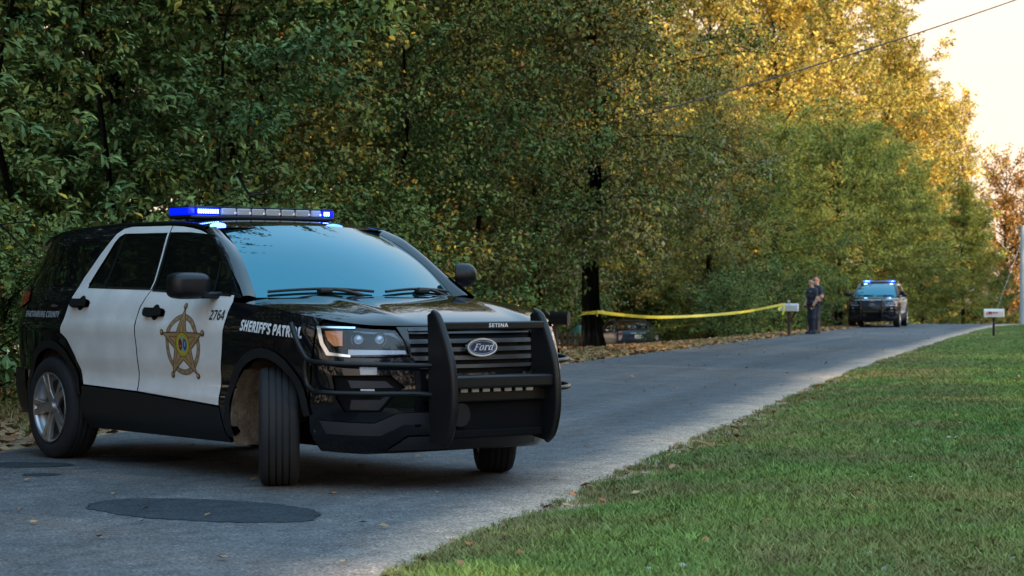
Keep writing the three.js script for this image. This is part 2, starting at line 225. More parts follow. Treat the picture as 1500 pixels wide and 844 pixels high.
function growTree(o) {
  const R = rng(o.seed), S = () => R() * 2 - 1, wood = [], clumps = [];
  const tp = []; let wx = 0, wz = 0; const nT = 7;
  for (let i = 0; i <= nT; i++) { tp.push(V(wx, o.h * 0.93 * i / nT - (i ? 0 : 0.25), wz)); wx += S() * (o.lean ?? 0.1) * o.h / 12; wz += S() * (o.lean ?? 0.1) * o.h / 12; }
  const trunk = new THREE.CatmullRomCurve3(tp);
  wood.push(taper([tp[0].clone(), ...tp.slice(1)], o.r, o.r * 0.12, 10, o.flare));
  for (let k = 0; k < o.limbs; k++) {
    const t = Math.pow((k + R()) / o.limbs, o.bias ?? 1), y0 = lerp(o.base, o.h * 0.92, t), s = trunk.getPoint(clamp(y0 / (o.h * 0.93)));
    if (o.gaps && R() < o.gaps) continue;
    const az = k * 2.39996 + S() * 0.5, prof = o.shape(t), L = o.R * prof * (0.7 + 0.55 * R()), rise = lerp(o.rise0 ?? 0.05, o.rise1 ?? 0.9, t) + S() * 0.15;
    const pts = [s], n = 5; let dir = V(Math.cos(az) * Math.cos(rise), Math.sin(rise), Math.sin(az) * Math.cos(rise));
    for (let i = 1; i <= n; i++) { dir = dir.clone().add(V(S() * 0.18, S() * 0.12 - (o.droop ?? 0.05), S() * 0.18)).normalize(); pts.push(pts[i - 1].clone().addScaledVector(dir, L / n)); }
    if (pts[n].y < 0.1) for (const p of pts) p.y = Math.max(p.y, 0.1 + 0.1 * R());
    const r0 = Math.min(o.r * 0.45, 0.012 + L * 0.016) * (o.limbR ?? 1);
    wood.push(taper(pts, r0, r0 * 0.2, 5));
    const c = new THREE.CatmullRomCurve3(pts);
    for (let q = 0; q < o.twigs; q++) {
      const u = lerp(o.inner ?? 0.3, 1, (q + R()) / o.twigs), p = c.getPoint(u), tl = L * 0.32 * (1.15 - u * 0.6) * (0.6 + 0.8 * R()) + 0.15;
      const td = c.getTangent(u).multiplyScalar(0.7).add(V(S(), S() * 0.55 + 0.05 - (o.droop ?? 0), S())).normalize(), e = p.clone().addScaledVector(td, tl);
      if (e.y < 0.15) e.y = 0.15 + 0.2 * R();
      const mid = p.clone().lerp(e, 0.5).add(V(S() * tl * 0.1, S() * tl * 0.1, S() * tl * 0.1));
      if (o.showTwigs) wood.push(taper([p, mid, e], r0 * 0.3 + 0.003, 0.002, 3));
      const m = Math.max(1, Math.round(tl / o.step));
      for (let w = 0; w < m; w++) { const a = (w + 0.7 * R() + 0.3) / m; clumps.push([a < 0.5 ? p.clone().lerp(mid, a * 2) : mid.clone().lerp(e, a * 2 - 1), td, R()]); }
    }
  }
  for (let k = 0; k < (o.sleeve || 0); k++) { const y = lerp(o.base, o.h * 0.7, R()), q = trunk.getPoint(clamp(y / (o.h * 0.93))), a = R() * 6.283, r = 0.35 + 0.9 * R(); clumps.push([V(q.x + Math.cos(a) * r, y, q.z + Math.sin(a) * r), V(Math.cos(a), -0.2, Math.sin(a)), R()]); }
  // leaves
  const P = [], N = [], C = [], lf = o.leaf, four = lf.tris !== 2, nb = V(), ax = V(), ay = V(), az = V(), cc = V();
  for (const [p, td, bough] of clumps) {
    if (o.sparse && R() < o.sparse) continue;
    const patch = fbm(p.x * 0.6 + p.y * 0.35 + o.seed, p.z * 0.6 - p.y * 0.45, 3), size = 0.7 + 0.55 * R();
    for (let k = 0; k < lf.n; k++) {
      const r = lf.spread * Math.pow(R(), 0.6), a = R() * 6.283, b = Math.acos(S());
      cc.set(p.x + r * Math.sin(b) * Math.cos(a), p.y + r * Math.cos(b) * 0.7, p.z + r * Math.sin(b) * Math.sin(a)); if (cc.y < 0.03) continue;
      ax.set(S() + td.x * lf.along, S() * 0.7 + td.y * lf.along - lf.hang, S() + td.z * lf.along).normalize(); nb.set(S() * 0.9, 0.55 + R(), S() * 0.9); az.crossVectors(ax, nb).normalize(); ay.crossVectors(az, ax);
      const l = lf.len * size * (0.65 + 0.7 * R()), w = lf.wid * size * (0.65 + 0.7 * R()), base = cc;
      const pt = (u, v, f) => [base.x + ax.x * u + az.x * v + ay.x * f, base.y + ax.y * u + az.y * v + ay.y * f, base.z + ax.z * u + az.z * v + ay.z * f];
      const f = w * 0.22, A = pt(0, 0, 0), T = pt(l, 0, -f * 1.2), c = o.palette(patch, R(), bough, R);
      const tri = (q, r_, s_) => { P.push(...q, ...r_, ...s_); };
      const n0 = P.length;
      if (four) { const L1 = pt(l * 0.35, w * 0.38, f * 0.7), L2 = pt(l * 0.68, w * 0.5, f), R1 = pt(l * 0.35, -w * 0.38, f * 0.7), R2 = pt(l * 0.68, -w * 0.5, f); tri(A, L1, R1); tri(L1, L2, R1); tri(L2, R2, R1); tri(L2, T, R2); }
      else { const L1 = pt(l * 0.5, w * 0.5, f), R1 = pt(l * 0.5, -w * 0.5, f); tri(A, L1, T); tri(A, T, R1); }
      for (let q = n0; q < P.length; q += 3) { N.push(ay.x, ay.y, ay.z); C.push(c[0], c[1], c[2]); }
    }
  }
  const g = new THREE.BufferGeometry(); g.setAttribute('position', new THREE.Float32BufferAttribute(P, 3)); g.setAttribute('normal', new THREE.Float32BufferAttribute(N, 3)); g.setAttribute('color', new THREE.Float32BufferAttribute(C, 3));
  return { wood: merge(wood), crown: g, name: o.name };
}
const mixc = (a, b, t) => [lerp(a[0], b[0], t), lerp(a[1], b[1], t), lerp(a[2], b[2], t)];
const jit = (c, R, s = 0.45) => { const k = 1 - s / 2 + s * R(); return [c[0] * k, c[1] * k, c[2] * k]; };
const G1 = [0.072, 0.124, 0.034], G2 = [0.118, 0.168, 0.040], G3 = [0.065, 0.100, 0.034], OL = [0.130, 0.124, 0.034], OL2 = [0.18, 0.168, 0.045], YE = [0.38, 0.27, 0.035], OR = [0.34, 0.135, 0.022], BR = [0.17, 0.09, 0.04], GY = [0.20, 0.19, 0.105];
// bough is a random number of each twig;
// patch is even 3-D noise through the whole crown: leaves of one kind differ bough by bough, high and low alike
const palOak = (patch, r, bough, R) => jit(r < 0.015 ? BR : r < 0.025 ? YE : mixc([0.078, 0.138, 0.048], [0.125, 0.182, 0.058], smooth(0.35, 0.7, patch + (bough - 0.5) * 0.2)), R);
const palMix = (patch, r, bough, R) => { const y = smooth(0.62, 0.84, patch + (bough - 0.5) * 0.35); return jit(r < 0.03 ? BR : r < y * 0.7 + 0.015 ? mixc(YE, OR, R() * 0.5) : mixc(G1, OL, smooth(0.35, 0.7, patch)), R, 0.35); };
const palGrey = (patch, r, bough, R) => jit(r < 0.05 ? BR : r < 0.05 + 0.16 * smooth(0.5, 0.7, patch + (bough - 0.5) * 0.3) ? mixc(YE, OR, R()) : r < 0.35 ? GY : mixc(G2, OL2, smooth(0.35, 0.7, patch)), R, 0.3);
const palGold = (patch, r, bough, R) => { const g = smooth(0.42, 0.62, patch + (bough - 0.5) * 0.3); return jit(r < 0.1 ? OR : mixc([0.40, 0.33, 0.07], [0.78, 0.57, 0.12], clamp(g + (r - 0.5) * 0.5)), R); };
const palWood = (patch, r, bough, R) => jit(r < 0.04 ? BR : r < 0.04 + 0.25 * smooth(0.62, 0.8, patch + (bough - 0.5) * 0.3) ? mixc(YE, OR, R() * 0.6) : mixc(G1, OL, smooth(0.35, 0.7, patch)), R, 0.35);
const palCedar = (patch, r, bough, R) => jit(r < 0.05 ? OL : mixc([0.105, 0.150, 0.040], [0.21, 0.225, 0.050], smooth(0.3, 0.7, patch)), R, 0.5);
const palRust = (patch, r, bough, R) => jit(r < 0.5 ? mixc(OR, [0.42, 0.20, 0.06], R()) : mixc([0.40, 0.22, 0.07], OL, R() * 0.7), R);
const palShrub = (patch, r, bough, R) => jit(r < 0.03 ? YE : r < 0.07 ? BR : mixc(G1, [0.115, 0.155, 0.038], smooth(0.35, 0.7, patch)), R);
const dome = (t) => 0.55 + 0.75 * Math.sin(Math.PI * clamp(0.18 + t * 0.78)), skirt = (t) => 1.05 - 0.55 * t, cone = (t) => 1.08 - 0.95 * t, tall = (t) => 0.6 + 0.5 * Math.sin(Math.PI * clamp(0.1 + 0.85 * t));
const K = {
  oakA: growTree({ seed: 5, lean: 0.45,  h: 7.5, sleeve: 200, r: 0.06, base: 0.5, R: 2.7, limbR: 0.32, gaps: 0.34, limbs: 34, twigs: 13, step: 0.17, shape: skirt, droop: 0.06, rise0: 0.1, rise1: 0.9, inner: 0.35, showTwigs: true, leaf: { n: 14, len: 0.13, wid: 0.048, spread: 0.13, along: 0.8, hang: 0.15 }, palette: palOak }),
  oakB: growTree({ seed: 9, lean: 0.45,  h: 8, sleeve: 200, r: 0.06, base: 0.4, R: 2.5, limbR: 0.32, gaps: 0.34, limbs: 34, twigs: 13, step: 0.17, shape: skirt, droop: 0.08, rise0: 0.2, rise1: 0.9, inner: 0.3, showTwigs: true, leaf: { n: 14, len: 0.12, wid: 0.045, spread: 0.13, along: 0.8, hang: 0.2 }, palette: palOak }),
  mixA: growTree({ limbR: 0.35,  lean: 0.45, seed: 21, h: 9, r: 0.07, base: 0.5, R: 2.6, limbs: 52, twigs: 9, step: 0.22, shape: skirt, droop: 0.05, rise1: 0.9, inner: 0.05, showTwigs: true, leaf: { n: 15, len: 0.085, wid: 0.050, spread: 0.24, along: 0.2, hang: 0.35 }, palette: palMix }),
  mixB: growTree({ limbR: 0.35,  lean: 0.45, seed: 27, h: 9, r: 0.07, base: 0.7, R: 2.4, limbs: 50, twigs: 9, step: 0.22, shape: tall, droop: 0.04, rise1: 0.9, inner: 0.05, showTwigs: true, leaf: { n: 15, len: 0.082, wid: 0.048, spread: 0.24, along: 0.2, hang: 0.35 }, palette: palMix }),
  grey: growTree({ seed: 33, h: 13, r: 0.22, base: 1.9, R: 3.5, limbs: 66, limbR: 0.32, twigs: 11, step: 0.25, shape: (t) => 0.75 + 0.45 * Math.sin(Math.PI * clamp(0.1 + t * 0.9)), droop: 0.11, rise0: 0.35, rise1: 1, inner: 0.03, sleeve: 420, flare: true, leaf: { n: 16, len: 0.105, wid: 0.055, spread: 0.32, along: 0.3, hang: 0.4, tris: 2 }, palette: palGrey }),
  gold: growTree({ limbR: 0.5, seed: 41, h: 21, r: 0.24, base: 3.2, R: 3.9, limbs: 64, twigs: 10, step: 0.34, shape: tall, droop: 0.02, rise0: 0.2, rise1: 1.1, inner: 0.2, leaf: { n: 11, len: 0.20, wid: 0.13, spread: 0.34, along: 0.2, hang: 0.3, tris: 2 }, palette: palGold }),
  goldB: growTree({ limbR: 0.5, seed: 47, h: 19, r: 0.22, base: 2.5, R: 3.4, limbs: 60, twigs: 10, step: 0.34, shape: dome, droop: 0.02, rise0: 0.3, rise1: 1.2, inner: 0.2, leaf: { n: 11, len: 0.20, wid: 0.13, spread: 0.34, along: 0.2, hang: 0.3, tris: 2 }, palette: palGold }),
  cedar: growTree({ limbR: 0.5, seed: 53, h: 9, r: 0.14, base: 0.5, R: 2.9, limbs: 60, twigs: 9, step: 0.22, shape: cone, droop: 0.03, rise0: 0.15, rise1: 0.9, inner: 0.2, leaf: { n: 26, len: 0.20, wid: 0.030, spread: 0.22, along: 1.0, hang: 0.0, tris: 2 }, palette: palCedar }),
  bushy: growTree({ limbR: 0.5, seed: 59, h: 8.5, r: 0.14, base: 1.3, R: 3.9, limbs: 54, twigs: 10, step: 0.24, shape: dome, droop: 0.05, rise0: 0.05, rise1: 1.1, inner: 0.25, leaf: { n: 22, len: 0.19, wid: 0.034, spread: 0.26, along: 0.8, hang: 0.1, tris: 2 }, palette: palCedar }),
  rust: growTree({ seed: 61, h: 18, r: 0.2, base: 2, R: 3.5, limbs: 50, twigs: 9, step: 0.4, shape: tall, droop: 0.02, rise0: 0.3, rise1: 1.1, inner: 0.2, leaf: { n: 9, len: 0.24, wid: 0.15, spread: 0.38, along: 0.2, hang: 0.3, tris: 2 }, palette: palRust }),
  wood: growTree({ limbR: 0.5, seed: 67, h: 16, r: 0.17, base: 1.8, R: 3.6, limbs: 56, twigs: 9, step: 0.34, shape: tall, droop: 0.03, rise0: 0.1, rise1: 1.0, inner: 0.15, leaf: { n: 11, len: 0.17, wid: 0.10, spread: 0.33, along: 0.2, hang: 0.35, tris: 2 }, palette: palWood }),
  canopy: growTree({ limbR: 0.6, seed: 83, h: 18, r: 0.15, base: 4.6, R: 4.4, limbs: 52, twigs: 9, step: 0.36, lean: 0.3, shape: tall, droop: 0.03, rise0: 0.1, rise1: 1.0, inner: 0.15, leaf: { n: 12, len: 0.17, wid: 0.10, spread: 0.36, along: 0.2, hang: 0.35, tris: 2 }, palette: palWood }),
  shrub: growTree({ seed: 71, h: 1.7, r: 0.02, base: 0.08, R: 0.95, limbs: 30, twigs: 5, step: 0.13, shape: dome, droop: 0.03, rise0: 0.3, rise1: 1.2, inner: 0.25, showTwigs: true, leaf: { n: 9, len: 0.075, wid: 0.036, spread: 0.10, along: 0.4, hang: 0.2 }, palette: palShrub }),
};
const protos = new Map();
function plant(kind, name, label, category, group, d, o, s = 1, turn = 0, tint = [1, 1, 1], sy = s) {
  const key = kind + tint.join() + name;
  let g = protos.get(key);
  if (!g) { g = new THREE.Group(); mesh(category === 'shrub' ? 'stem' : 'trunk', K[kind].wood, barkMat, g); mesh(category === 'shrub' ? 'foliage' : 'crown', K[kind].crown, leafMat(tint), g); protos.set(key, g); }
  const t = g.clone(); t.name = numbered(name); const p = o.isVector3 ? o : at(d, o); if (-p.z > 49 && -p.z < 99) { const px = 750 - 3240 * p.x / p.z; if (px > (category === 'shrub' ? 835 : kind === 'wood' ? 770 : 880) && px < (category === 'shrub' ? 1010 : kind === 'wood' ? 1090 : 985) && category + kind !== 'treegrey') return; } t.position.copy(p); t.rotation.y = turn; t.scale.set(s, sy, s); scene.add(t);
  return tag(t, label, category, group);
}
{
  const R = rng(101), J = (a) => (R() * 2 - 1) * a;
  // forest edge beside the road, near to far
  const edge = [];
  for (const [d, o, k] of [[4, -8.4, 'oakB'], [8, -8.2, 'oakA'], [12, -8.3, 'oakB'], [15.5, -8.6, 'oakA'], [18.6, -8.3, 'oakB'], [21.5, -8.1, 'oakA'], [24.5, -8.2, 'oakA'], [27.5, -8.6, 'oakB'], [30.2, -8.5, 'oakA'], [28.6, -11, 'oakA']])
    plant(k, 'oak_tree', 'leafy green oak at the forest edge behind the near patrol car', 'tree', 'green oaks at the forest edge', d, o + J(0.3), 0.95 + 0.15 * R(), R() * 6.28, [1, 1, 1], 0.9 + 0.2 * R());
  for (const [d, o, k] of [[32, -11.5, 'mixA'], [33.6, -8.8, 'mixB'], [36.4, -9.6, 'mixA'], [39, -8.4, 'mixB'], [41.5, -10, 'mixA'], [43.5, -8.6, 'mixB'], [46, -11.2, 'mixA'], [24, -11.5, 'mixA'], [20, -11.7, 'mixB']])
    plant(k, 'mixed_tree', 'small mixed green and yellow tree in the dense forest edge', 'tree', 'green and yellow understorey trees', d, o + J(0.3), 0.95 + 0.2 * R(), R() * 6.28, [1, 1, 1], 0.95 + 0.25 * R());
  for (const [d, o] of [[10, -10.0], [17.5, -10.6], [24.6, -10.2], [32, -10.8], [38.5, -10.8]]) plant('canopy', 'roadside_canopy_tree', 'tall tree whose high leafy limbs reach over the road edge', 'tree', 'tall trees overhanging the road edge', d, o, 0.95 + 0.12 * R(), R() * 6.28);
  plant('grey', 'trunk_tree', 'thick-trunked tree that the yellow tape is tied around', 'tree', null, 47, V(1.72, groundY(1.72, 47), -47), 1, 4.4);
  for (const [d, o] of [[53, -9.5], [60, -12.2], [66, -13.2], [56, -13.5]])
    plant('grey', 'broadleaf_tree', 'tall grey-green autumn tree with drooping branches beyond the tape', 'tree', 'grey-green trees beyond the tape', d, o, 0.85 + 0.1 * R(), R() * 6.28);
  plant('grey', 'roadside_tree', 'slim grey-green tree growing behind the pale grey mailbox', 'tree', null, 76, -9.2, 0.72, 1.0);
  for (const [d, o, s] of [[84, -9.6, 0.88], [92, -10, 0.95], [99, -8.3, 1.0], [108, -8.6, 1.0], [90, -14, 1.0]])
    plant('bushy', 'feathery_tree', 'wide feathery green tree standing behind the far patrol car', 'tree', 'feathery green trees along the road', d, o, s, R() * 6.28);
  for (const [d, o, s] of [[117, -7.2, 1], [128, -6.6, 1.05], [137, -7.4, 1.05], [121, -9.5, 1.15]])
    plant('cedar', 'cedar_tree', 'dark green cone-shaped cedar where the road disappears over the crest', 'tree', 'dark green cedars beyond the crest', d, o, s, R() * 6.28);
  for (const [d, o, k, s] of [[100, -14, 'gold', 0.95], [106, -12.5, 'goldB', 1], [112, -15, 'gold', 1.05], [118, -12, 'gold', 1], [124, -14.5, 'goldB', 1.1], [130, -11, 'gold', 1.02], [137, -11.5, 'goldB', 1], [144, -12, 'gold', 0.95], [143, -10.2, 'goldB', 0.92], [96, -19, 'gold', 1.05], [108, -21, 'goldB', 1.1], [90, -15, 'gold', 0.9], [84, -13.5, 'goldB', 0.85], [79, -12.5, 'gold', 0.78], [120, -20, 'gold', 1.15]])
    plant(k, 'golden_tree', 'tall golden yellow tree with sunlit top behind the feathery trees', 'tree', 'tall golden trees', d, o, s, R() * 6.28, [1, 1, 1.01]);
  for (let q = 0; q < 46; q++) { // the dark depth of the wood
    const d = 12 + q * 2.9, row = q % 3, o = -14 - row * 5.5 - J(1.2) - (d > 90 ? 6 : 0);
    plant(row < 2 && d < 62 ? 'canopy' : 'wood', row < 2 && d < 62 ? 'tall_forest_tree' : 'forest_tree', row < 2 && d < 62 ? 'tall bare-stemmed tree just inside the wood behind the edge trees' : 'dark tree deep in the wood behind the forest edge', 'tree', 'trees deep in the wood', d + J(1), o, 0.95 + 0.25 * R(), R() * 6.28, [1, 1, 1]);
  }
  for (let q = 0; q < 12; q++) plant('wood', 'forest_tree', 'dark tree deep in the wood behind the forest edge', 'tree', 'trees deep in the wood', 11 + q * 2.6 + J(0.8), -17.5 - (q % 2) * 4 - J(0.8), 0.9 + 0.15 * R(), R() * 6.28);
  for (let q = 0; q < 12; q++) plant('shrub', 'forest_shrub', 'shadowed shrub inside the wood between the trunks', 'shrub', 'shrubs inside the wood', 14 + q * 2.3 + J(0.8), -12.6 - (q % 2) * 1.6, 1.9 + 0.6 * R(), R() * 6.28);
  for (let q = 0; q < 14; q++) plant('rust', 'rust_tree', 'distant rust-orange tree far beyond the crest of the road', 'tree', 'rust-orange trees far away', 0, V(39.6 + q * 3.1 + J(1), -6.5, -(178 + (q % 3) * 8)), 0.8 + 0.25 * R(), R() * 6.28);
  // undergrowth along the shoulder
  for (let q = 0; q < 44; q++) { const d = 13 + q * 1.75 + J(0.5); if (d > 44 && d < 66) continue; const o = -6.9 - 0.35 * J(1) - (d > 36 && d < 60 ? 2.2 : 0.15) - (d > 60 ? 0.5 : 0); plant('shrub', 'undergrowth_shrub', 'low leafy shrub at the foot of the forest edge', 'shrub', 'shrubs along the shoulder', d, o, 0.75 + 0.5 * R(), R() * 6.28); }
  for (let q = 0; q < 22; q++) { const d = 62 + q * 3.4 + J(1), o = -13 - J(3) - (d > 90 ? 3 : 0); plant('shrub', 'forest_shrub', 'shadowed shrub inside the wood between the trunks', 'shrub', 'shrubs inside the wood', d, o, 1.4 + 0.8 * R(), R() * 6.28); }
  for (let q = 0; q < 16; q++) plant('shrub', 'thicket_shrub', 'dense shrub in the thicket behind the dark saloon car', 'shrub', 'thicket behind the saloon car', 0, V(2.2 + q * 0.55 + J(0.3), groundY(5, 106) - 0.05, -(104 + (q % 3) * 3)), 1.9 + 0.6 * R(), R() * 6.28);
  // trees across the yard, out of frame: they keep the evening sun off the road
  for (let q = 0; q < 40; q++) { const t = q / 39, x = lerp(20, 74, t) + J(2), z = lerp(46, -92, t) + J(2) + (q % 2) * 5; plant('wood', 'yard_tree', 'tall tree in the row across the yard', 'tree', 'row of tall trees across the yard', 0, V(x + (q % 2) * 4, 0.3, z), (t > 0.58 ? 1.20 : 1.42) + 0.10 * R(), R() * 6.28); }
}

// ---------------------------------------------------------------- patrol car
// car frame: X forward from the rear axle, Y up, Z to the car's right
const paintTex = grainTex(256, (x, y) => 0.93 + 0.10 * (fbm(x / 40, y / 40, 4) - 0.5) + 0.04 * (hash2(x, y) - 0.5));
const M = {
  black: phys([0.004, 0.0048, 0.007], 0.4, { clearcoat: 1, clearcoatRoughness: 0.04, specularIntensity: 0 }),
  white: phys([0.72, 0.73, 0.75], 0.4, { clearcoat: 0.8, clearcoatRoughness: 0.06, map: paintTex }),
  plastic: phys([0.009, 0.010, 0.012], 0.5, { specularIntensity: 0.5 }), dark: phys([0.004, 0.004, 0.005], 0.8, { specularIntensity: 0.2 }), grey: phys([0.022, 0.024, 0.030], 0.5, { specularIntensity: 0.6 }), powder: phys([0.006, 0.0065, 0.008], 0.36, { specularIntensity: 0.55 }),
  rubber: phys([0.013, 0.014, 0.017], 0.8, { specularIntensity: 0.5 }), glass: phys([0.0035, 0.004, 0.0045], 0.03, { ior: 1.5, clearcoat: 0 }), shield: phys([0.004, 0.016, 0.020], 0.02, { ior: 2.35, specularColor: col(0.24, 0.80, 1) }),  // shield: sky reflection and dashboard haze are painted as teal into its colours
  chrome: phys([0.75, 0.76, 0.78], 0.16, { metalness: 1 }), bars: phys([0.07, 0.075, 0.085], 0.35, { metalness: 0.7 }), alloy: phys([0.33, 0.33, 0.35], 0.34, { metalness: 0.85 }), alloyDark: phys([0.04, 0.04, 0.045], 0.5, { metalness: 0.3 }),
  lens: phys([0.30, 0.34, 0.42], 0.15, { clearcoat: 1, clearcoatRoughness: 0.03, metalness: 0.4 }), lampIn: phys([0.38, 0.42, 0.50], 0.3, { metalness: 0.6 }), amber: phys([0.55, 0.16, 0.03], 0.2, { clearcoat: 1 }), red: phys([0.28, 0.01, 0.012], 0.15, { clearcoat: 1 }), led: phys([0.34, 0.35, 0.38], 0.3, { clearcoat: 0.6 }),
  mud: std([0.62, 0.48, 0.35], 0.95, { map: dirtTex, bumpMap: dirtTex, bumpScale: 0.015 }),
  blueLens: phys([0.002, 0.006, 0.16], 0.15, { specularIntensity: 0.6, emissive: col(0.0, 0.012, 1), emissiveIntensity: 0.75 }), blueLit: std([0.2, 0.3, 1], 0.3, { emissive: col(0.16, 0.36, 1), emissiveIntensity: 7 }), clearLens: phys([0.27, 0.262, 0.245], 0.3, { clearcoat: 0.6, clearcoatRoughness: 0.08 }),
};
M.clear = phys([0.92, 0.95, 1], 0.02, { transmission: 1, thickness: 0, ior: 1.5 });
M.blueGlow = std([0.02, 0.05, 0.5], 0.3, { emissive: col(0.02, 0.07, 1), emissiveIntensity: 4 });
const CAR = (() => {
  const CP = [[-1.05, -0.3], [-1.05, 0], [-1.02, 0.43], [-0.94, 0.68], [-0.77, 0.835], [-0.45, 0.92], [0, 0.955], [0.6, 0.965], [1.3, 0.967], [2.0, 0.967], [2.6, 0.965], [2.95, 0.962], [3.2, 0.945], [3.42, 0.89], [3.58, 0.80], [3.69, 0.65], [3.77, 0.40], [3.81, 0], [3.81, -0.3]];
  const pts = []; const cr = (a, b, c, d, t) => 0.5 * (2 * b + (c - a) * t + (2 * a - 5 * b + 4 * c - d) * t * t + (3 * b - a - 3 * c + d) * t * t * t);
  for (let i = 1; i < CP.length - 2; i++) for (let k = 0; k < 20; k++) pts.push([0, 1].map((q) => cr(CP[i - 1][q], CP[i][q], CP[i + 1][q], CP[i + 2][q], k / 20)));
  pts.push(CP[CP.length - 2]);
  const S = [0]; for (let i = 1; i < pts.length; i++) S.push(S[i - 1] + Math.hypot(pts[i][0] - pts[i - 1][0], pts[i][1] - pts[i - 1][1]));
  let zero = 0; pts.forEach((p, i) => { if (Math.abs(p[0] - 1.3) < 1e-6) zero = S[i] - 1.3; }); for (let i = 0; i < S.length; i++) S[i] -= zero;
  const sideOff = pchip([[0.16, -0.18], [0.2, -0.14], [0.26, -0.09], [0.32, -0.055], [0.45, -0.034], [0.52, -0.026], [0.56, -0.033], [0.62, -0.036], [0.72, -0.018], [0.85, -0.010], [0.94, -0.001], [0.965, -0.002], [1.0, -0.012], [1.1, -0.036], [1.16, -0.058], [1.22, -0.09], [1.4, -0.16], [1.58, -0.225], [1.66, -0.27]]);
  const frontOff = pchip([[0.16, -0.2], [0.2, -0.15], [0.26, -0.09], [0.32, -0.045], [0.45, 0], [0.52, 0.012], [0.60, 0.015], [0.72, 0.005], [0.85, -0.02], [0.95, -0.05], [1.0, -0.07], [1.1, -0.14], [1.3, -0.3], [1.66, -0.4]]);
  const rearOff = pchip([[0.16, -0.18], [0.26, -0.08], [0.32, -0.04], [0.45, 0], [0.6, 0.01], [0.66, -0.02], [0.95, -0.02], [1.16, -0.05], [1.4, -0.2], [1.58, -0.34], [1.66, -0.42]]);
  const uMin = S[0], uMax = S[S.length - 1];
  function plan(u) { u = clamp(u, uMin, uMax); let a = 0, b = S.length - 1; while (b - a > 1) { const m = (a + b) >> 1; if (S[m] <= u) a = m; else b = m; } const t = (u - S[a]) / (S[b] - S[a]); const q = (i) => { const p = pts[Math.max(0, i - 1)], n = pts[Math.min(pts.length - 1, i + 1)], l = Math.hypot(n[0] - p[0], n[1] - p[1]); return [-(n[1] - p[1]) / l, (n[0] - p[0]) / l]; }; const n0 = q(a), n1 = q(b); return [lerp(pts[a][0], pts[b][0], t), lerp(pts[a][1], pts[b][1], t), lerp(n0[0], n1[0], t), lerp(n0[1], n1[1], t)]; }
  function surf(u, y, off = 0) { const [x, z, nx, nz] = plan(u), wf = smooth(3.1, 3.7, u), wr = 1 - smooth(-1.15, -0.35, u); let o = lerp(sideOff(y), frontOff(y), wf); o = lerp(o, rearOff(y), wr) + off; return V(x + nx * o, y, z + nz * o); }
  return { surf, uMin, uMax };
})();
function subdivided(poly, step) { const out = []; poly.forEach((p, i) => { const q = poly[(i + 1) % poly.length], n = Math.max(1, Math.ceil(Math.hypot(q[0] - p[0], q[1] - p[1]) / step)); for (let k = 0; k < n; k++) out.push([lerp(p[0], q[0], k / n), lerp(p[1], q[1], k / n)]); }); return out; }
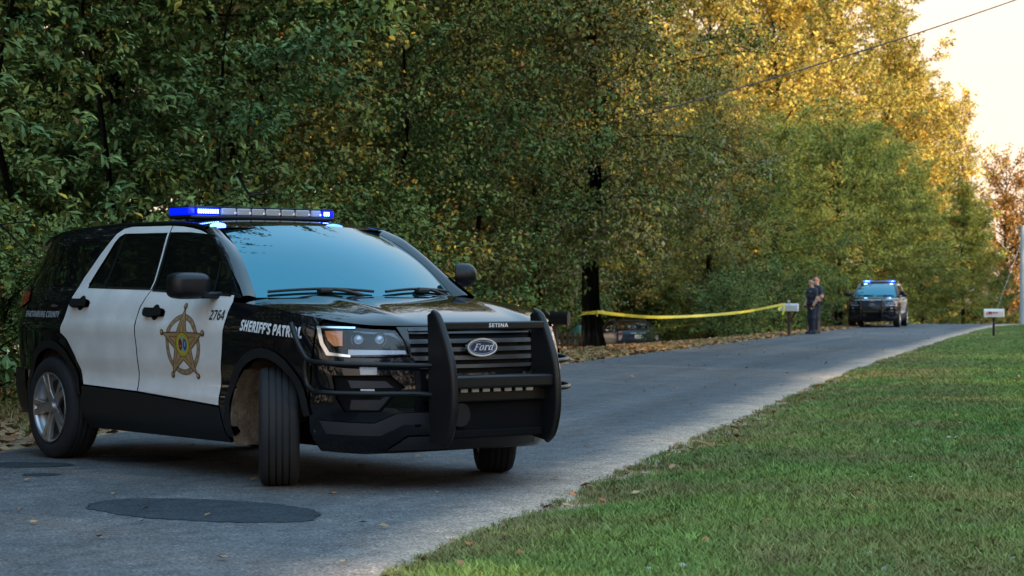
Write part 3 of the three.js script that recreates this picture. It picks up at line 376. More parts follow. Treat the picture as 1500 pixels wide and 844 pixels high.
// a panel: a polygon (with holes) in surface coordinates, cut along a grid, bent onto map(u, v), with turned-in edges
function panel(poly, map, { holes = [], cell = 0.05, thick = 0.016, uvBox, offset = 0, flipN = false } = {}) {
  const e = 0.003, P = [], N = [], U = [], f = (u, v, o = 0) => map(u, v, offset + o);
  const nrm = (u, v) => { const a = f(u + e, v).sub(f(u - e, v)), b = f(u, v + e).sub(f(u, v - e)); const n = b.cross(a).normalize().multiplyScalar(-1); return flipN ? n.negate() : n; };
  const vec = (a) => a.map((p) => new THREE.Vector2(p[0], p[1]));
  let cont = vec(poly), hs = holes.map(vec); if (THREE.ShapeUtils.isClockWise(cont)) cont.reverse(); hs.forEach((h) => { if (!THREE.ShapeUtils.isClockWise(h)) h.reverse(); });
  const all = [...cont, ...hs.flat()], tris = THREE.ShapeUtils.triangulateShape(cont, hs);
  const b = uvBox || [0, 0, 1, 1], put = (p) => { const q = f(p[0], p[1]), n = nrm(p[0], p[1]); P.push(q.x, q.y, q.z); N.push(n.x, n.y, n.z); U.push((p[0] - b[0]) / (b[2] - b[0]), (p[1] - b[1]) / (b[3] - b[1])); };
  const cut = (pg, ax, lim, keepLow) => { const out = []; for (let i = 0; i < pg.length; i++) { const p = pg[i], q = pg[(i + 1) % pg.length], ip = keepLow ? p[ax] <= lim : p[ax] >= lim, iq = keepLow ? q[ax] <= lim : q[ax] >= lim; if (ip) out.push(p); if (ip !== iq) { const t = (lim - p[ax]) / (q[ax] - p[ax]); const r = [lerp(p[0], q[0], t), lerp(p[1], q[1], t)]; r[ax] = lim; out.push(r); } } return out; };
  for (const t of tris) {
    const tri = t.map((i) => [all[i].x, all[i].y]); let x0 = Math.min(...tri.map((p) => p[0])), x1 = Math.max(...tri.map((p) => p[0]));
    for (let i = Math.floor(x0 / cell); i * cell < x1; i++) {
      let col_ = cut(cut(tri, 0, i * cell, false), 0, (i + 1) * cell, true); if (col_.length < 3) continue;
      const y0 = Math.min(...col_.map((p) => p[1])), y1 = Math.max(...col_.map((p) => p[1]));
      for (let j = Math.floor(y0 / cell); j * cell < y1; j++) { const pg = cut(cut(col_, 1, j * cell, false), 1, (j + 1) * cell, true); for (let k = 1; k < pg.length - 1; k++) { put(pg[0]); put(pg[k]); put(pg[k + 1]); } }
    }
  }
  if (thick) for (const ring of [poly, ...holes]) { const rr = subdivided(ring, cell); for (let i = 0; i < rr.length; i++) { const p = rr[i], q = rr[(i + 1) % rr.length], a = f(...p), c = f(...q), na = nrm(...p), nc = nrm(...q), a2 = a.clone().addScaledVector(na, -thick), c2 = c.clone().addScaledVector(nc, -thick), n = c.clone().sub(a).cross(na).normalize(); for (const v of [a, c, c2, a, c2, a2]) { P.push(v.x, v.y, v.z); N.push(n.x, n.y, n.z); U.push(0.5, 0.5); } } }
  const g = new THREE.BufferGeometry(); g.setAttribute('position', new THREE.Float32BufferAttribute(P, 3)); g.setAttribute('normal', new THREE.Float32BufferAttribute(N, 3)); g.setAttribute('uv', new THREE.Float32BufferAttribute(U, 2)); return g;
}
function mirror(g, flipU) { const m = plainGeo(g), p = m.attributes.position, n = m.attributes.normal, u = m.attributes.uv; for (let i = 0; i < p.count; i++) { p.setZ(i, -p.getZ(i)); n.setZ(i, -n.getZ(i)); if (flipU) u.setX(i, 1 - u.getX(i)); } for (let i = 0; i < p.count; i += 3) for (const a of [p, n, u]) for (let c = 0; c < a.itemSize; c++) { const t = a.getComponent(i + 1, c); a.setComponent(i + 1, c, a.getComponent(i + 2, c)); a.setComponent(i + 2, c, t); } return m; }
const both = (g) => merge([g, mirror(g)]);
function loft(rows) { // rows of Vector3, equal length
  const P = [], U = [], I = [], n = rows[0].length; rows.forEach((r, i) => r.forEach((p, j) => { P.push(p.x, p.y, p.z); U.push(j / (n - 1), i / (rows.length - 1)); }));
  for (let i = 0; i < rows.length - 1; i++) for (let j = 0; j < n - 1; j++) { const a = i * n + j; I.push(a, a + 1, a + n, a + 1, a + n + 1, a + n); }
  const g = new THREE.BufferGeometry(); g.setAttribute('position', new THREE.Float32BufferAttribute(P, 3)); g.setAttribute('uv', new THREE.Float32BufferAttribute(U, 2)); g.setIndex(I); g.computeVertexNormals(); return g;
}
const gridRows = (nu, nv, f) => Array.from({ length: nu + 1 }, (_, i) => Array.from({ length: nv + 1 }, (_, j) => f(i / nu, j / nv)));
const textDecal = (w, h, s, o) => canvasTex(w, h, (g) => { g.clearRect(0, 0, w, h); g.save(); g.fillStyle = o.color; g.textAlign = 'center'; g.textBaseline = 'middle'; g.translate(w / 2, h / 2); g.transform(o.sx ?? 1, 0, o.skew ?? 0, 1, 0, 0); g.font = 'bold ' + o.size + 'px ' + (o.font ?? 'sans-serif'); g.fillText(s, 0, 0); if (o.stroke) { g.lineWidth = o.stroke; g.strokeStyle = o.color; g.strokeText(s, 0, 0); } g.restore(); });
const decalMat = (t, r = 0.4) => new THREE.MeshStandardMaterial({ map: t, transparent: true, alphaTest: 0.4, roughness: r });
function starTexture() {
  return canvasTex(512, 768, (g, W, H) => {
    g.clearRect(0, 0, W, H); g.translate(W / 2, H * 0.51); g.scale(1, 1.42); const R = 238, gold = '#8d7452', dk = '#4a3a28', lt = '#b0946a';
    const tip = (k, r) => { const a = -Math.PI / 2 + k * Math.PI * 2 / 5; return [Math.cos(a) * r, Math.sin(a) * r]; };
    g.lineWidth = 34; g.strokeStyle = dk; g.beginPath(); g.arc(0, 0, 168, 0, 7); g.stroke(); g.lineWidth = 26; g.strokeStyle = '#85715a'; g.beginPath(); g.arc(0, 0, 168, 0, 7); g.stroke();
    for (let k = 0; k < 44; k++) { const a = k / 44 * 6.283; g.fillStyle = k % 2 ? '#5b4a34' : '#a58c66'; g.beginPath(); g.arc(Math.cos(a) * 168, Math.sin(a) * 168, 5, 0, 7); g.fill(); }
    g.beginPath(); for (let k = 0; k < 10; k++) { const p = k % 2 ? [Math.cos(-Math.PI / 2 + k * Math.PI / 5) * 92, Math.sin(-Math.PI / 2 + k * Math.PI / 5) * 92] : tip(k / 2, R - 14); k ? g.lineTo(...p) : g.moveTo(...p); } g.closePath(); g.fillStyle = gold; g.fill(); g.lineWidth = 7; g.strokeStyle = dk; g.stroke();
    g.lineWidth = 3; g.strokeStyle = lt; for (let k = 0; k < 5; k++) { g.beginPath(); g.moveTo(0, 0); g.lineTo(...tip(k, R - 40)); g.stroke(); }
    g.strokeStyle = dk; g.lineWidth = 4; for (let k = 0; k < 5; k++) { g.beginPath(); g.moveTo(...tip(k, 150)); g.lineTo(...tip(k + 2, 150)); g.stroke(); }
    for (let k = 0; k < 5; k++) { const p = tip(k, R - 6); g.fillStyle = dk; g.beginPath(); g.arc(p[0], p[1], 20, 0, 7); g.fill(); g.fillStyle = '#9a8462'; g.beginPath(); g.arc(p[0] - 4, p[1] - 4, 11, 0, 7); g.fill(); }
    g.fillStyle = '#3a3020'; g.beginPath(); g.arc(0, 0, 76, 0, 7); g.fill(); g.fillStyle = '#a89a16'; g.beginPath(); g.arc(0, 0, 71, 0, 7); g.fill(); g.fillStyle = '#5c5a1a'; for (let k = 0; k < 26; k++) { const a = k / 26 * 6.283; g.fillRect(Math.cos(a) * 61 - 3, Math.sin(a) * 61 - 3, 6, 6); }
    g.fillStyle = '#7a8b86'; g.beginPath(); g.arc(0, 0, 50, 0, 7); g.fill(); g.fillStyle = '#6d1f16'; g.beginPath(); g.ellipse(-24, 0, 20, 36, 0, 0, 7); g.fill(); g.fillStyle = '#1d3f7c'; g.beginPath(); g.ellipse(24, 0, 20, 36, 0, 0, 7); g.fill(); g.fillStyle = '#a9b0a8'; g.fillRect(20, -18, 7, 30); g.fillStyle = '#b5884a'; g.fillRect(-30, 4, 14, 8);
  });
}
function wheel(R_ = 0.363) { // axis along Z, outer face toward +Z
  const g = new THREE.Group(), w = 0.245, h = w / 2, P2 = (a) => a.map((p) => new THREE.Vector2(p[0], p[1]));
  const prof = P2([[0.245, -h + 0.02], [0.27, -h + 0.004], [0.31, -h], [0.345, -h + 0.012], [0.357, -h + 0.03], [0.363, -h + 0.055], [0.3635, -0.066], [0.354, -0.065], [0.354, -0.056], [0.364, -0.055], [0.3645, -0.025], [0.355, -0.024], [0.355, -0.014], [0.3648, -0.013], [0.3648, 0.013], [0.355, 0.014], [0.355, 0.024], [0.3645, 0.025], [0.364, 0.055], [0.354, 0.056], [0.354, 0.065], [0.3635, 0.066], [0.363, h - 0.055], [0.357, h - 0.03], [0.345, h - 0.012], [0.31, h], [0.27, h - 0.004], [0.245, h - 0.02]]);
  mesh('tyre', new THREE.LatheGeometry(prof, 56).rotateX(Math.PI / 2), M.rubber, g);
  const rim = mesh('rim', new THREE.LatheGeometry(P2([[0.05, -0.02], [0.2, -0.03], [0.225, -h + 0.03], [0.243, -h + 0.02], [0.243, h - 0.018], [0.252, h - 0.006], [0.246, h - 0.002], [0.236, h - 0.012], [0.226, h - 0.03], [0.215, 0.02], [0.05, 0.015]]), 48).rotateX(Math.PI / 2), M.alloy, g);
  mesh('brake_disc', new THREE.CylinderGeometry(0.2, 0.2, 0.012, 32).rotateX(Math.PI / 2).translate(0, 0, 0.03), M.alloyDark, rim);
  const sp = []; for (let k = 0; k < 5; k++) { const s = new THREE.Shape(); s.moveTo(-0.034, 0.03); s.lineTo(-0.030, 0.12); s.lineTo(-0.052, 0.232); s.lineTo(-0.018, 0.234); s.lineTo(0, 0.15); s.lineTo(0.018, 0.234); s.lineTo(0.052, 0.232); s.lineTo(0.030, 0.12); s.lineTo(0.034, 0.03); const e = new THREE.ExtrudeGeometry(s, { depth: 0.02, bevelEnabled: true, bevelSize: 0.005, bevelThickness: 0.006, bevelSegments: 2, steps: 1 }); const p = e.attributes.position; for (let i = 0; i < p.count; i++) p.setZ(i, p.getZ(i) + 0.062 + 0.03 * smooth(0.02, 0.2, p.getY(i))); e.computeVertexNormals(); sp.push(e.rotateZ(k * Math.PI * 2 / 5)); }
  for (const s of sp) mesh('spoke', s, M.alloy, rim);
  mesh('hub_cap', new THREE.CylinderGeometry(0.038, 0.05, 0.05, 20).rotateX(Math.PI / 2).translate(0, 0, 0.085), M.alloy, rim);
  return g;
}
function makePatrolCar() {
  const car = new THREE.Group(), { surf, uMin, uMax } = CAR, side = (u, y, o) => surf(u, y, o);
  const put = (name, g, mat, parent = car) => mesh(name, g, mat, parent);
  const yE = pchip([[2.2, 1.14], [2.7, 1.108], [3.0, 1.08], [3.3, 1.038], [3.5, 1.005], [3.65, 0.985], [3.76, 0.982]]);
  const yC = pchip([[2.4, 1.175], [2.7, 1.165], [2.9, 1.152], [3.2, 1.118], [3.45, 1.073], [3.62, 1.03], [3.7, 1.0], [3.742, 0.982]]);
  const yR = pchip([[-1.2, 1.40], [-0.9, 1.50], [-0.6, 1.56], [-0.3, 1.60], [0, 1.622], [0.7, 1.642], [1.3, 1.636], [1.6, 1.622], [1.8, 1.592], [1.95, 1.555]]);
  const arc = (cx, cy, r, a0, a1, n = 18) => Array.from({ length: n + 1 }, (_, i) => { const a = lerp(a0, a1, i / n) * Math.PI / 180; return [cx + r * Math.cos(a), cy + r * Math.sin(a)]; });
  const topLine = (a, b, n = 14) => Array.from({ length: n + 1 }, (_, i) => { const u = lerp(a, b, i / n); return [u, yE(surf(u, 1.02).x)]; });
  // inner shell keeps light out of the gaps
  const hole = (cx) => arc(cx, 0.37, 0.435, 0, 360, 28).slice(0, -1);
  const shellTop = Array.from({ length: 30 }, (_, i) => { const u = lerp(uMin, 1.86, i / 29); return [u, yR(surf(u, 1.5).x) - 0.02]; });
  const front = Array.from({ length: 20 }, (_, i) => { const u = lerp(2.5, uMax, i / 19); return [u, Math.min(1.09, yE(surf(u, 1).x)) - 0.02]; });
  const shell = panel([[uMin, 0.3], [-0.46, 0.27], ...arc(0, 0.37, 0.435, 193, -13, 20), [0.5, 0.27], [2.36, 0.27], ...arc(2.865, 0.37, 0.435, 193, -13, 20), [3.4, 0.25], [uMax, 0.25], ...front.reverse(), ...shellTop.reverse()], side, { cell: 0.09, thick: 0, offset: -0.028 });
  put('inner_body', both(shell), M.dark);
  put('underbody', merge([box(4.1, 0.10, 1.40, 1.25, 0.30, 0), box(1.5, 0.12, 0.5, 1.4, 0.25, 0.2, 0.03), bar([0, 0.34, -0.75], [0, 0.34, 0.75], 0.05), bar([2.865, 0.34, -0.7], [2.865, 0.34, 0.7], 0.04)]), M.dark);
  const rDoor = [[1.262, 0.525], [1.285, 0.70], [1.268, 0.90], [1.272, 1.0], [1.29, 1.08], [1.36, 1.19], [1.372, 1.25], [1.345, 1.628], [0.78, 1.634], [0.68, 1.622], [0.605, 1.59], [0.46, 1.448], [0.325, 1.28], [0.26, 1.123], [0.225, 0.99], [0.185, 0.93], [0.18, 0.90], [0.27, 0.855], [0.385, 0.742], [0.45, 0.64], [0.485, 0.545]];
  const rWin = [[0.45, 1.225], [0.435, 1.238], [0.49, 1.333], [0.62, 1.53], [0.66, 1.568], [0.72, 1.588], [1.325, 1.582], [1.355, 1.25], [1.35, 1.208]];
  const fDoor = [[1.274, 0.525], [2.312, 0.472], [2.345, 0.66], [2.385, 0.84], [2.412, 0.95], [2.435, 1.06], [2.465, 1.125], [2.455, 1.165], [1.376, 1.2], [1.304, 1.08], [1.284, 1.0], [1.28, 0.90], [1.297, 0.70]];
  const fFrame = [[1.36, 1.585], [1.358, 1.627], [1.5, 1.62], [1.64, 1.606], [1.76, 1.588], [1.87, 1.562], [1.80, 1.568], [1.62, 1.58]];
  const fWin = [[1.385, 1.203], [1.352, 1.575], [1.62, 1.573], [1.82, 1.56], [1.90, 1.535], [2.07, 1.43], [2.30, 1.255], [2.405, 1.172]];
  const text1 = decalMat(textDecal(1024, 128, 'SHERIFF’S PATROL', { color: '#c9ccd2', size: 104, sx: 0.90, skew: -0.18, stroke: 4 })), text2 = decalMat(textDecal(1024, 128, 'SPARTANBURG COUNTY', { color: '#9a9da6', size: 96, sx: 0.9 })), text3 = decalMat(textDecal(256, 128, '2764', { color: '#15161c', size: 112, skew: -0.12 })), star = decalMat(starTexture(), 0.5);
  const handleGeo = (u, y) => merge([panel(arc(u, y, 0.052, 0, 360, 20).slice(0, -1), side, { offset: 0.003, thick: 0.002, cell: 0.03 }), panel([[u - 0.125, y + 0.018], [u - 0.11, y + 0.032], [u + 0.10, y + 0.030], [u + 0.125, y + 0.012], [u + 0.12, y - 0.02], [u - 0.10, y - 0.026], [u - 0.125, y - 0.01]], side, { offset: 0.034, thick: 0.033, cell: 0.03 })]);
  for (const sgn of [1, -1]) {
    const sd = (g, flipU) => (sgn > 0 ? g : mirror(g, flipU));
    const rd = put('rear_door', sd(panel(rDoor, side, { holes: [rWin] })), M.white); put('window_glass', sd(panel(rWin, side, { offset: -0.010, thick: 0 })), M.glass, rd); put('handle', sd(handleGeo(0.445, 1.108)), M.plastic, rd);
    put('window_divider', sd(panel([[0.66, 1.225], [0.685, 1.225], [0.735, 1.58], [0.71, 1.58]], side, { offset: -0.007, thick: 0.004 })), M.plastic, rd); put('window_seal', sd(panel([[0.45, 1.212], [1.352, 1.198], [1.352, 1.212], [0.45, 1.227]], side, { offset: 0.003, thick: 0.01 })), M.plastic, rd);
    const fd = put('front_door', sd(panel(fDoor, side)), M.white); put('window_frame', sd(panel(fFrame, side)), M.white, fd); put('window_glass', sd(panel(fWin, side, { offset: -0.010, thick: 0 })), M.glass, fd); put('handle', sd(handleGeo(1.525, 1.052)), M.plastic, fd);
    put('window_divider', sd(panel([[1.36, 1.2], [1.40, 1.2], [1.375, 1.578], [1.35, 1.578]], side, { offset: -0.004, thick: 0.01 })), M.plastic, fd); put('quarter_light_bar', sd(panel([[2.16, 1.19], [2.185, 1.19], [2.14, 1.375], [2.115, 1.39]], side, { offset: -0.006, thick: 0.006 })), M.plastic, fd);
    put('window_seal', sd(panel([[1.386, 1.19], [2.42, 1.158], [2.42, 1.172], [1.386, 1.204]], side, { offset: 0.003, thick: 0.01 })), M.plastic, fd);
    put('star_decal', sd(panel([[1.62, 0.57], [2.19, 0.57], [2.19, 1.125], [1.62, 1.125]], side, { offset: 0.002, thick: 0, uvBox: [1.60, 0.565, 2.205, 1.14] }), true), star, fd);
    put('unit_number', sd(panel([[2.22, 0.99], [2.41, 0.99], [2.41, 1.09], [2.22, 1.09]], side, { offset: 0.002, thick: 0, uvBox: [2.22, 0.99, 2.41, 1.09] }), true), text3, fd);
    // A-pillar skin, fender, rocker, quarter
    put('pillar', sd(panel([[1.862, 1.57], [1.94, 1.558], [2.12, 1.44], [2.56, 1.15], [2.472, 1.15], [2.465, 1.168], [2.415, 1.173], [2.30, 1.263], [2.07, 1.438], [1.905, 1.542], [1.84, 1.566]], side)), M.black);
    const fen = put('fender', sd(panel([[2.322, 0.472], [2.33, 0.28], [2.40, 0.27], [2.44, 0.30], ...arc(2.865, 0.37, 0.425, 190, 12), [3.31, 0.55], [3.345, 0.80], [3.36, 0.97], ...topLine(3.40, 2.48).map((p) => p), [2.476, 1.125], [2.445, 1.06], [2.422, 0.95], [2.395, 0.84], [2.355, 0.66]], side)), M.black);
    put('fender_text', sd(panel([[2.53, 0.89], [3.35, 0.885], [3.35, 1.03], [2.53, 1.035]], (u, y, o) => surf(u, y - 0.062 * (u - 2.53), o), { offset: 0.002, thick: 0, uvBox: [2.53, 0.932, 3.355, 1.042] }), true), text1, fen);
    put('arch_trim', sd(panel([...arc(2.865, 0.37, 0.475, 192, 10), ...arc(2.865, 0.37, 0.415, 10, 192)], side, { offset: 0.012, thick: 0.05 })), M.plastic, fen);
    put('rocker_panel', sd(panel([[0.46, 0.24], [2.36, 0.235], [2.318, 0.46], [1.27, 0.513], [0.475, 0.533], [0.44, 0.42]], side, { offset: 0.004 })), M.plastic);
    const qTop = Array.from({ length: 24 }, (_, i) => { const u = lerp(0.75, uMin, i / 23); return [u, yR(surf(u, 1.5).x)]; });
    const q = put('quarter_panel', sd(panel([[uMin, 0.42], [-1.3, 0.40], [-0.55, 0.36], ...arc(0, 0.37, 0.425, 188, 15), [0.46, 0.56], [0.435, 0.64], [0.372, 0.742], [0.262, 0.845], [0.17, 0.89], [0.172, 0.935], [0.212, 0.99], [0.247, 1.123], [0.313, 1.285], [0.448, 1.455], [0.595, 1.60], [0.67, 1.632], ...qTop], side)), M.black);
    put('quarter_glass', sd(panel([[-0.72, 1.22], [0.16, 1.225], [0.30, 1.38], [0.42, 1.52], [0.30, 1.555], [-0.50, 1.52], [-0.66, 1.42]], side, { offset: 0.002, thick: 0.002 })), M.glass, q);
    put('county_text', sd(panel([[-0.5, 0.985], [0.15, 0.985], [0.15, 1.065], [-0.5, 1.065]], side, { offset: 0.002, thick: 0, uvBox: [-0.5, 0.985, 0.15, 1.065] }), true), text2, q);
    put('tail_light', sd(panel([[-1.05, 1.06], [-0.62, 1.075], [-0.47, 1.12], [-0.52, 1.19], [-1.0, 1.20]], side, { offset: 0.010, thick: 0.02 })), M.red, q);
    put('arch_trim', sd(panel([...arc(0, 0.37, 0.475, 190, 13), ...arc(0, 0.37, 0.415, 13, 190)], side, { offset: 0.010, thick: 0.05 })), M.plastic, q);
    put('rear_bumper', sd(panel([[uMin, 0.28], [-0.50, 0.30], [-0.465, 0.45], [-0.52, 0.62], [uMin, 0.64]], side, { offset: 0.012 })), M.plastic);
    // wheel wells: muddy liners
    for (const cx of [0, 2.865]) { const l = new THREE.CylinderGeometry(0.465, 0.465, 0.44, 28, 2, true, Math.PI / 2 - 0.04, Math.PI + 0.08).rotateX(Math.PI / 2); const wl = l; put('wheel_liner', merge([wl.clone().translate(cx, 0.37, sgn * 0.66), new THREE.CircleGeometry(0.465, 28, -0.04, Math.PI + 0.08).translate(cx, 0.37, sgn * 0.45)]), M.mud); }
    put('splash_guard', loft(gridRows(14, 6, (i, j) => { const a = lerp(-0.36, 0.95, i), r = 0.409 + 0.006 * noise(i * 9, j * 7); return V(2.865 - Math.cos(a) * r - 0.02 * smooth(0, -0.3, a), 0.37 + Math.sin(a) * r, sgn * lerp(0.60, 0.935 - 0.03 * smooth(0.1, -0.3, a), j)); })), M.mud);
    // mirror
    const mg = new THREE.SphereGeometry(1, 24, 16); { const p = mg.attributes.position; for (let i = 0; i < p.count; i++) { const x = p.getX(i), y = p.getY(i), z = p.getZ(i), sp = (v, k) => Math.sign(v) * Math.pow(Math.abs(v), k); p.setXYZ(i, x > 0 ? sp(x, 0.8) * 0.10 : sp(x, 0.35) * 0.05, sp(y, 0.55) * 0.085, sp(z, 0.55) * 0.145); } mg.computeVertexNormals(); }
    const mir = put('side_mirror', mg.clone().scale(1, sgn > 0 ? 1 : 0.8, 1).translate(sgn > 0 ? 2.20 : 2.10, sgn > 0 ? 1.225 : 1.20, sgn * (sgn > 0 ? 1.09 : 1.0)), M.powder); put('mirror_glass', box(0.008, sgn > 0 ? 0.13 : 0.10, 0.23, sgn > 0 ? 2.147 : 2.047, sgn > 0 ? 1.225 : 1.20, sgn * (sgn > 0 ? 1.09 : 1.0), 0.003), M.chrome, mir); put('mirror_arm', merge([box(0.09, 0.045, 0.16, 2.24, 1.165, sgn * 0.955, 0.018)]), M.powder, mir);
    // headlight
    const hl = [[3.385, 0.978], [3.63, 0.974], [3.90, 0.957], [3.945, 0.90], [3.972, 0.812], [3.80, 0.804], [3.60, 0.803], [3.47, 0.82], [3.42, 0.88]];
    const head = put('headlight', sd(panel(hl, side, { offset: -0.035, thick: 0, cell: 0.035 })), M.lampIn);
    put('turn_signal', sd(panel([[3.425, 0.955], [3.55, 0.955], [3.56, 0.868], [3.50, 0.866], [3.455, 0.90]], side, { offset: -0.004, thick: 0.03, cell: 0.03 })), M.amber, head);
    put('lamp_divider', sd(panel([[3.555, 0.966], [3.575, 0.966], [3.60, 0.85], [3.575, 0.85]], side, { offset: -0.004, thick: 0.03, cell: 0.03 })), M.dark, head);
    [[3.66, 0.905, 0.038], [3.80, 0.905, 0.036]].forEach(([u, y, r]) => { const a = surf(u, y, -0.03), b = surf(u, y, 0.0), dir = b.clone().sub(a).normalize(), q = new THREE.Quaternion().setFromUnitVectors(V(0, 1, 0), dir); put('lamp_bowl', sd(merge([new THREE.CylinderGeometry(r * 1.15, r * 0.9, 0.03, 24, 1, true).applyQuaternion(q).translate(...a.clone().lerp(b, 0.45).toArray())])), M.chrome, head); put('projector', sd(merge([new THREE.SphereGeometry(r * 0.8, 20, 12).applyQuaternion(q).translate(...a.clone().lerp(b, 0.15).toArray())])), M.lens, head); });
    put('lamp_fin', sd(panel([[3.62, 0.955], [3.89, 0.942], [3.93, 0.90], [3.90, 0.915], [3.86, 0.93], [3.64, 0.945]], side, { offset: -0.010, thick: 0.02, cell: 0.03 })), M.bars, head);
    put('running_light', sd(panel([[3.60, 0.846], [3.955, 0.840], [3.962, 0.818], [3.60, 0.813]], side, { offset: -0.004, thick: 0.02, cell: 0.03 })), M.led, head);
    put('lamp_cover', sd(panel(hl, side, { offset: 0.006, thick: 0.012, cell: 0.035 })), M.clear, head);
    put('lamp_bezel', sd(panel([[3.378, 0.985], [3.64, 0.981], [3.64, 0.970], [3.41, 0.973], [3.44, 0.885], [3.485, 0.83], [3.62, 0.815], [3.62, 0.802], [3.465, 0.812], [3.415, 0.878]], side, { offset: 0.015, thick: 0.012, cell: 0.03 })), M.chrome, head);
    const pos = [[0, sgn * 0.835], [2.865, sgn * 0.835]];
    pos.forEach(([x, z], i) => { const w = wheel(); w.name = i ? 'front_wheel' : 'rear_wheel'; w.position.set(x, 0.3635, z); w.rotation.set(0, sgn > 0 ? 0 : Math.PI, 0); if (!i) w.rotateZ(0.35); car.add(w); });
  }
  // front fascia
  const half = (poly, opt) => both(panel(poly, side, opt));
  const gr = [[3.985, 0.955], [uMax, 0.962], [uMax, 0.70], [4.06, 0.70], [4.03, 0.74], [4.0, 0.82]], fog = [[3.50, 0.695], [3.86, 0.695], [3.945, 0.62], [3.90, 0.60], [3.80, 0.478], [3.585, 0.478], [3.53, 0.56]], low = [[4.06, 0.535], [uMax, 0.535], [uMax, 0.40], [4.08, 0.40]];
  const fb = put('front_bumper', half([[3.325, 0.555], [3.30, 0.36], [3.33, 0.235], [3.7, 0.222], [uMax, 0.232], [uMax, 0.40], [4.08, 0.40], [4.06, 0.535], [uMax, 0.535], [uMax, 0.70], [4.06, 0.70], [4.03, 0.74], [3.99, 0.82], [3.985, 0.955], [uMax, 0.962], [uMax, 0.982], [3.91, 0.978], [3.955, 0.90], [3.985, 0.80], [3.80, 0.794], [3.46, 0.806], [3.41, 0.87], [3.375, 0.965], [3.358, 0.80]], { holes: [fog] }), M.black);
  put('fog_pocket', half(fog, { offset: -0.045, thick: 0 }), M.plastic, fb);
  put('fog_trim', half([[3.60, 0.665], [3.83, 0.66], [3.88, 0.62], [3.62, 0.62]], { offset: -0.02, thick: 0.03 }), M.grey, fb);
  put('fog_bezel', half([[3.62, 0.55], [3.80, 0.55], [3.87, 0.605], [3.88, 0.595], [3.79, 0.488], [3.61, 0.492]], { offset: -0.026, thick: 0.02 }), M.grey, fb);
  put('fog_lamp', both(panel([[3.68, 0.615], [3.76, 0.615], [3.765, 0.585], [3.685, 0.585]], side, { offset: -0.005, thick: 0.03 })), M.led, fb);
  put('corner_strobe', both(panel([[3.675, 0.745], [3.775, 0.742], [3.775, 0.70], [3.68, 0.70]], side, { offset: 0.010, thick: 0.012 })), M.led, fb);
  put('lower_trim', half([[3.40, 0.425], [3.76, 0.41], [3.90, 0.47], [uMax, 0.475], [uMax, 0.405], [3.94, 0.40], [3.80, 0.335], [3.44, 0.345]], { offset: 0.008, thick: 0.012 }), M.grey, fb);
  put('skid_plate', half([[3.86, 0.245], [3.98, 0.325], [uMax, 0.33], [uMax, 0.24]], { offset: 0.010, thick: 0.012 }), M.grey, fb);
  const gl = put('grille', half(gr, { offset: -0.07, thick: 0 }), M.dark); put('intake', half(low, { offset: -0.05, thick: 0 }), M.dark);
  [[0.952, 0.015], [0.905, 0.026], [0.855, 0.026], [0.805, 0.026], [0.752, 0.022]].forEach(([y, h]) => { const l = 3.985 + 0.35 * Math.max(0, 0.85 - y) * 0.5; put('grille_bar', half([[l, y], [uMax, y], [uMax, y - h], [l + 0.006, y - h]], { offset: -0.008, thick: 0.05 }), M.bars, gl); });
  put('grille_bar', half([[3.985, 0.968], [uMax, 0.974], [uMax, 0.96], [3.985, 0.954]], { offset: 0.006, thick: 0.02 }), M.bars, gl);
  const badgeT = canvasTex(512, 256, (g) => { g.clearRect(0, 0, 512, 256); g.fillStyle = '#b9c0c8'; g.beginPath(); g.ellipse(256, 128, 250, 122, 0, 0, 7); g.fill(); g.fillStyle = '#0d2a52'; g.beginPath(); g.ellipse(256, 128, 232, 105, 0, 0, 7); g.fill(); g.strokeStyle = '#9fb0c4'; g.lineWidth = 5; g.beginPath(); g.ellipse(256, 128, 214, 88, 0, 0, 7); g.stroke(); g.fillStyle = '#aeb8c4'; g.font = 'italic bold 132px serif'; g.textAlign = 'center'; g.textBaseline = 'middle'; g.transform(1.05, 0, -0.25, 1, 40, 0); g.fillText('Ford', 250, 124); });
  const bs = new THREE.CylinderGeometry(1, 1, 0.02, 40).rotateZ(-Math.PI / 2).scale(1, 0.056, 0.115).translate(3.815, 0.853, 0); const bd = put('badge', bs, M.chrome, gl);
  { const g = new THREE.PlaneGeometry(0.226, 0.11).rotateY(Math.PI / 2).translate(3.828, 0.853, 0); put('badge_face', g, decalMat(badgeT, 0.25), bd); }
  // hood, cowl, windshield, roof
  const edge = Array.from({ length: 90 }, (_, i) => { const u = lerp(2.3, uMax, i / 89); let y = 1.05; for (let k = 0; k < 4; k++) y = yE(surf(u, y).x); const p = surf(u, y); return [p.x, p.z]; });
  const zE = (x) => { for (let i = 1; i < edge.length; i++) if (edge[i][0] >= x) { const [a, b] = [edge[i - 1], edge[i]]; return lerp(a[1], b[1], clamp((x - a[0]) / (b[0] - a[0] + 1e-9))); } return 0; }, xN = edge[edge.length - 1][0];
  const hoodPt = (x, t, dy = 0) => { const z = t * zE(x), a = Math.abs(t), ye = Math.min(yE(x), yC(x)), bulge = 0.010 * Math.exp(-Math.pow((Math.abs(z) - 0.50) / 0.07, 2)) * smooth(xN, xN - 0.2, x); return V(x, lerp(yC(x), ye, 0.30 * a * a + 0.70 * Math.pow(a, 7)) + bulge * (1 - Math.pow(a, 8)) + dy, z); };
  const hoodRear = (t) => 2.60 + 0.24 * (1 - t * t);
  put('hood', loft(gridRows(40, 48, (i, j) => { const t = j * 2 - 1, xr = hoodRear(t); return hoodPt(lerp(xr, xN - 0.0005, Math.sin(i * Math.PI / 2)), t, 0.002); })), M.black);
